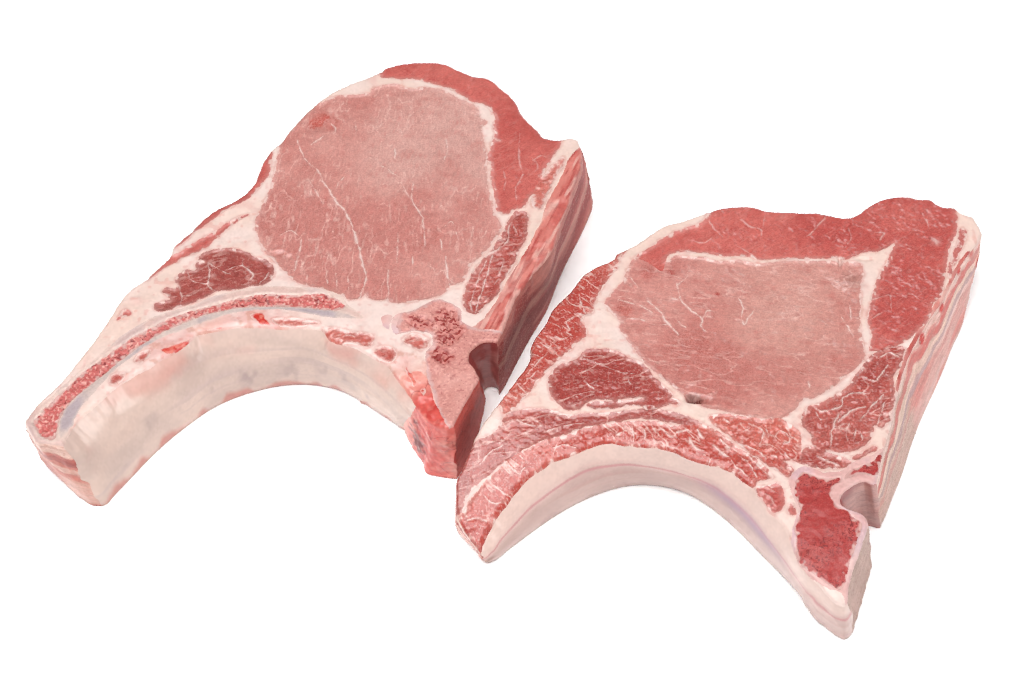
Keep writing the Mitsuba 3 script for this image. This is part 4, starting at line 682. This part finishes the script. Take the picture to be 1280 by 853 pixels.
    for i, nme in enumerate(names):
        vs = np.unique(tri[part == i])
        if nme in ('marrow', 'vertebra_marrow'):
            z[vs] -= 0.25 + (0.45 if nme == 'marrow' else 0.0) * sm(0.5, 0.8, meshkit.noise(p3(1.3)[vs], 9)) + (0.14 if nme == 'marrow' else 0.0) * meshkit.noise(p3(2.2)[vs], 8)
        elif nme == 'vertebra':
            z[vs] += (meshkit.noise(p3(1.6)[vs], 12) - 0.5) * 0.1
            z[vs] -= 0.9 * sm(0.5, 0.7, meshkit.noise(p3(0.95)[vs], 9)) * (1 - sm(0.5, 1.25, d_pore[vs]))
        elif nme in ('chine_muscle', 'marbled_muscle', 'streaky_muscle'):
            z[vs] -= (0.42 * sm(0.35, 0.75, meshkit.fbm(p3(0.42)[vs], 2, 19))) * sm(0, 1.0, d_border[vs]) * sm(0.3, 1.6, d_seam[vs])
        elif nme in ('front_tissue', 'spine_edge', 'side_tissue'):
            z[vs] += (meshkit.fbm(p3(0.30)[vs], 3, 29) - 0.5) * 0.7 * sm(0, 2.0, d_edge[vs])
    for (x, y, rx, ry, depth) in D['dents']:
        z -= depth * np.exp(-(((xy[:, 0] - x) / rx) ** 2 + ((xy[:, 1] - y) / ry) ** 2) ** 1.3)
    soft_edge = {'rib_membrane': 2.4, 'bloody_tissue': 3.0, 'nose_tissue': 3.0}
    ring_r = np.array([soft_edge.get(W[q][0], 1.15) for q in seg])
    ring_r = np.convolve(np.r_[ring_r[-20:], ring_r, ring_r[:20]], np.ones(41) / 41, 'valid')
    R = ring_r[cKDTree(top).query(xy)[1]]
    k = np.clip(1 - d_edge / R, 0, 1)
    z -= (0.55 + 0.3 * R) * (1 - np.sqrt(np.maximum(1 - k * k, 0)))
    # the sides
    tang = np.roll(top, -2, 0) - np.roll(top, 2, 0)
    tang /= np.linalg.norm(tang, axis=1, keepdims=True)
    sign = 1 if shapely.LinearRing(top).is_ccw else -1
    out = sign * np.c_[tang[:, 1], -tang[:, 0]]
    ker = np.ones(21) / 21
    wrap = lambda v, h=10: np.convolve(np.r_[v[-h:], v, v[:h]], ker, 'valid')
    bulge = wrap(np.array([bulges.get(W[s][0], (0.6, 0.6))[0] for s in seg], float))
    rough = wrap(np.array([bulges.get(W[s][0], (0.6, 0.6))[1] for s in seg], float))
    out = np.stack([wrap(out[:, 0]), wrap(out[:, 1])], 1)
    along = np.r_[0, np.cumsum(np.linalg.norm(np.diff(top, axis=0), axis=1))]
    V, F, UV, FP = [np.c_[xy, z]], [], [], []
    t = (np.arange(1, ROWS + 1) / ROWS)
    cols = top[None] * (1 - t)[:, None, None] + bot[None] * t[:, None, None]
    zz = z[:N][None] * (1 - t)[:, None]
    q = np.concatenate([cols, zz[..., None]], -1)
    ns = (meshkit.fbm(q * 0.16, 3, seed + 60) - 0.5) * 2.4 + (meshkit.fbm(q * 0.6, 2, seed + 61) - 0.5) * 0.9
    amt = bulge[None] * np.sin(np.pi * t)[:, None] ** 0.8 + rough[None] * ns * np.minimum(1, 5 * (1 - t))[:, None] * np.minimum(1, 6 * t)[:, None]
    q[..., :2] += out[None] * amt[..., None]
    for c in np.flatnonzero(seg != np.roll(seg, 1)):   # upright corners wander a little
        k = (np.arange(c - 12, c + 13)) % N
        wgt = np.cos(np.linspace(-np.pi / 2, np.pi / 2, 25))
        shift = (meshkit.fbm(np.c_[t * 5, t * 0 + c, t * 0], 3, seed + 77) - 0.5) * 4.0 * np.sin(np.pi * t) ** 0.7
        q[:, k, :2] += (shift[:, None] * wgt[None])[..., None] * tang[k][None]
    for i, (nme, _, _) in enumerate(W):       # kinks of the upper edge fade on the way down
        m = np.flatnonzero(seg == i)
        if nme in ('rib_membrane', 'chine_side', 'outer_edge'):
            fade = (sm(0, 0.35, t)[:, None] * sm(0, 30, np.minimum(np.arange(len(m)), np.arange(len(m))[::-1]))[None])[..., None]
            q[:, m] += (gaussian_filter1d(q[:, m], 26 if nme == 'rib_membrane' else 14, axis=1, mode='nearest') - q[:, m]) * fade
    verts = np.vstack([np.c_[xy, z], q.reshape(-1, 3)])
    ids = np.vstack([np.arange(N)[None], n + np.arange(ROWS * N).reshape(ROWS, N)])
    j, j1 = np.arange(N), (np.arange(N) + 1) % N
    quads = np.stack([np.stack([ids[r][j], ids[r + 1][j], ids[r + 1][j1], ids[r][j1]], -1) for r in range(ROWS)])   # rows, N, 4
    if sign < 0:
        quads = quads[..., ::-1]
    wall_faces = {}
    for s in range(len(W)):
        f = quads[:, seg == s].reshape(-1, 4)
        wall_faces[s] = np.vstack([f[:, [0, 1, 2]], f[:, [0, 2, 3]]])
    # one set of smooth normals over the whole chop, so that parts join without a crease
    allf = np.vstack([tri] + list(wall_faces.values()))
    fn = np.cross(verts[allf[:, 1]] - verts[allf[:, 0]], verts[allf[:, 2]] - verts[allf[:, 0]])
    nor = np.zeros_like(verts)
    for k in range(3):
        np.add.at(nor, allf[:, k], fn)
    nor /= np.maximum(np.linalg.norm(nor, axis=1, keepdims=True), 1e-12)
    wall_uv = np.zeros((len(verts), 2))
    wall_uv[ids.ravel()] = np.c_[np.tile(along, ROWS + 1), np.repeat(np.r_[0, t], N)]

    def put(key, faces, uv, bsdf):
        used, f = np.unique(faces, return_inverse=True)
        f = f.reshape(-1, 3)
        m = (verts[used] / 1000, f)
        path = meshkit.write_ply(m, False, uv[used], None, nor[used])
        scene[key] = {'type': 'ply', 'filename': path, 'face_normals': False, 'bsdf': {'type': 'ref', 'id': bsdf}}

    count = {}

    def name_of(base):
        k = count.get(base, -1) + 1
        count[base] = k
        return f'{root}__{base}' + (f'_{k:03d}' if k else '')

    for i, nme in enumerate(names):
        f = tri[part == i]
        if not len(f):
            continue
        base = keys.get(nme, nme)
        if nme == 'fat_layer':
            uv = np.c_[d_border, d_blood]
        elif nme in ('marrow', 'vertebra_marrow', 'rib_bone', 'bone_edge', 'vertebra', 'cartilage', 'blood_crease_patch'):
            mine, other = np.zeros(n, bool), np.zeros(n, bool)
            mine[f] = True
            other[tri[part != i]] = True
            uv = np.c_[cKDTree(xy[mine & other]).query(xy)[0], d_pore if nme == 'vertebra' else d_seam]
        else:
            uv = np.c_[d_border, d_seam]
        uv = np.vstack([np.clip(uv, 0, 12), np.zeros((ROWS * N, 2))])
        put(name_of(base), f, uv, skins[nme])
    for s, (nme, _, _) in enumerate(W):
        put(name_of(nme), wall_faces[s], wall_uv, skins['wall_' + nme])
    base_poly = shapely.Polygon(bot).buffer(0)
    base_poly = max(getattr(base_poly, 'geoms', [base_poly]), key=lambda g: g.area).simplify(0.1)
    under = trimesh.creation.extrude_polygon(base_poly.buffer(-0.4), 0.2, engine='earcut')
    under.apply_scale(0.001)
    scene[name_of('underside')] = mikit.ply(under, 'fat_plain')


scene['fat_plain'] = {'type': 'twosided', 'bsdf': {'type': 'diffuse', 'reflectance': {'type': 'rgb', 'value': FAT_PINK}}}

build_chop('pork_chop', CHOP_A, 11,
           dict(fat_layer='fat_white', spine_edge='pink_tissue', front_tissue='bloody', loin_muscle='pink_loin_upright', cap_muscle='red_meat', chine_muscle='flank_meat',
                streaky_muscle='soft_meat', rib_muscle='dark_meat', belly_muscle='red_meat', rib_bone='bone_rim', bone_edge='bone_edge', marrow='red_marrow', blood_crease_patch='blood', intercostal_muscle='soft_meat',
                vertebra='bone_pink', cartilage='bone_pale', wall_outer_edge='fat_white', wall_chine_side='side_red', wall_spinal_canal='canal', wall_sawn_bone_side='sawn_bone',
                wall_bloody_tissue='bloody', wall_rib_membrane='pleura_grey', wall_rib_end='flesh_end'),
           dict(rib_membrane=(2.2, 0.5), chine_side=(0.4, 0.5), bloody_tissue=(0.5, 0.9), rib_end=(0.8, 0.7), outer_edge=(0.8, 0.4), spinal_canal=(0, 0.3), sawn_bone_side=(0, 0.25)),
           {'marrow': 'rib_bone__marrow', 'bone_edge': 'rib_bone__edge'})
labels['pork_chop'] = {'label': 'left raw pork chop with long rib bone cut open above a wide pale grey membrane', 'category': 'pork chop', 'group': 'raw pork chops on the white table'}

build_chop('pork_chop_001', CHOP_B, 57,
           dict(fat_layer='fat_white', side_tissue='pink_tissue', outer_muscle='marbled_meat', loin_muscle='pink_loin_level', cap_muscle='red_meat', edge_muscle='red_meat', chine_muscle='flank_meat',
                marbled_muscle='marbled_meat', flank_muscle='flank_meat', intercostal_muscle='marbled_meat', small_muscle_hole='red_meat', rib_muscle='flank_meat', vertebra='bone_pale',
                vertebra_marrow='vivid_marrow', wall_outer_edge='fat_white', wall_chine_side='side_pale', wall_spinal_canal='canal', wall_sawn_bone_side='sawn_bone_pale',
                wall_nose_tissue='pleura_pink', wall_rib_membrane='pleura_pink', wall_rib_end='flesh_end'),
           dict(rib_membrane=(1.8, 0.45), chine_side=(0.8, 0.5), nose_tissue=(1.2, 0.5), rib_end=(0.6, 0.5), outer_edge=(0.8, 0.4), spinal_canal=(0, 0.3), sawn_bone_side=(0, 0.25)),
           {'vertebra_marrow': 'vertebra__marrow'})
labels['pork_chop_001'] = {'label': 'right raw pork chop with narrow pink rib arch and bright red marrow in its spine', 'category': 'pork chop', 'group': 'raw pork chops on the white table'}
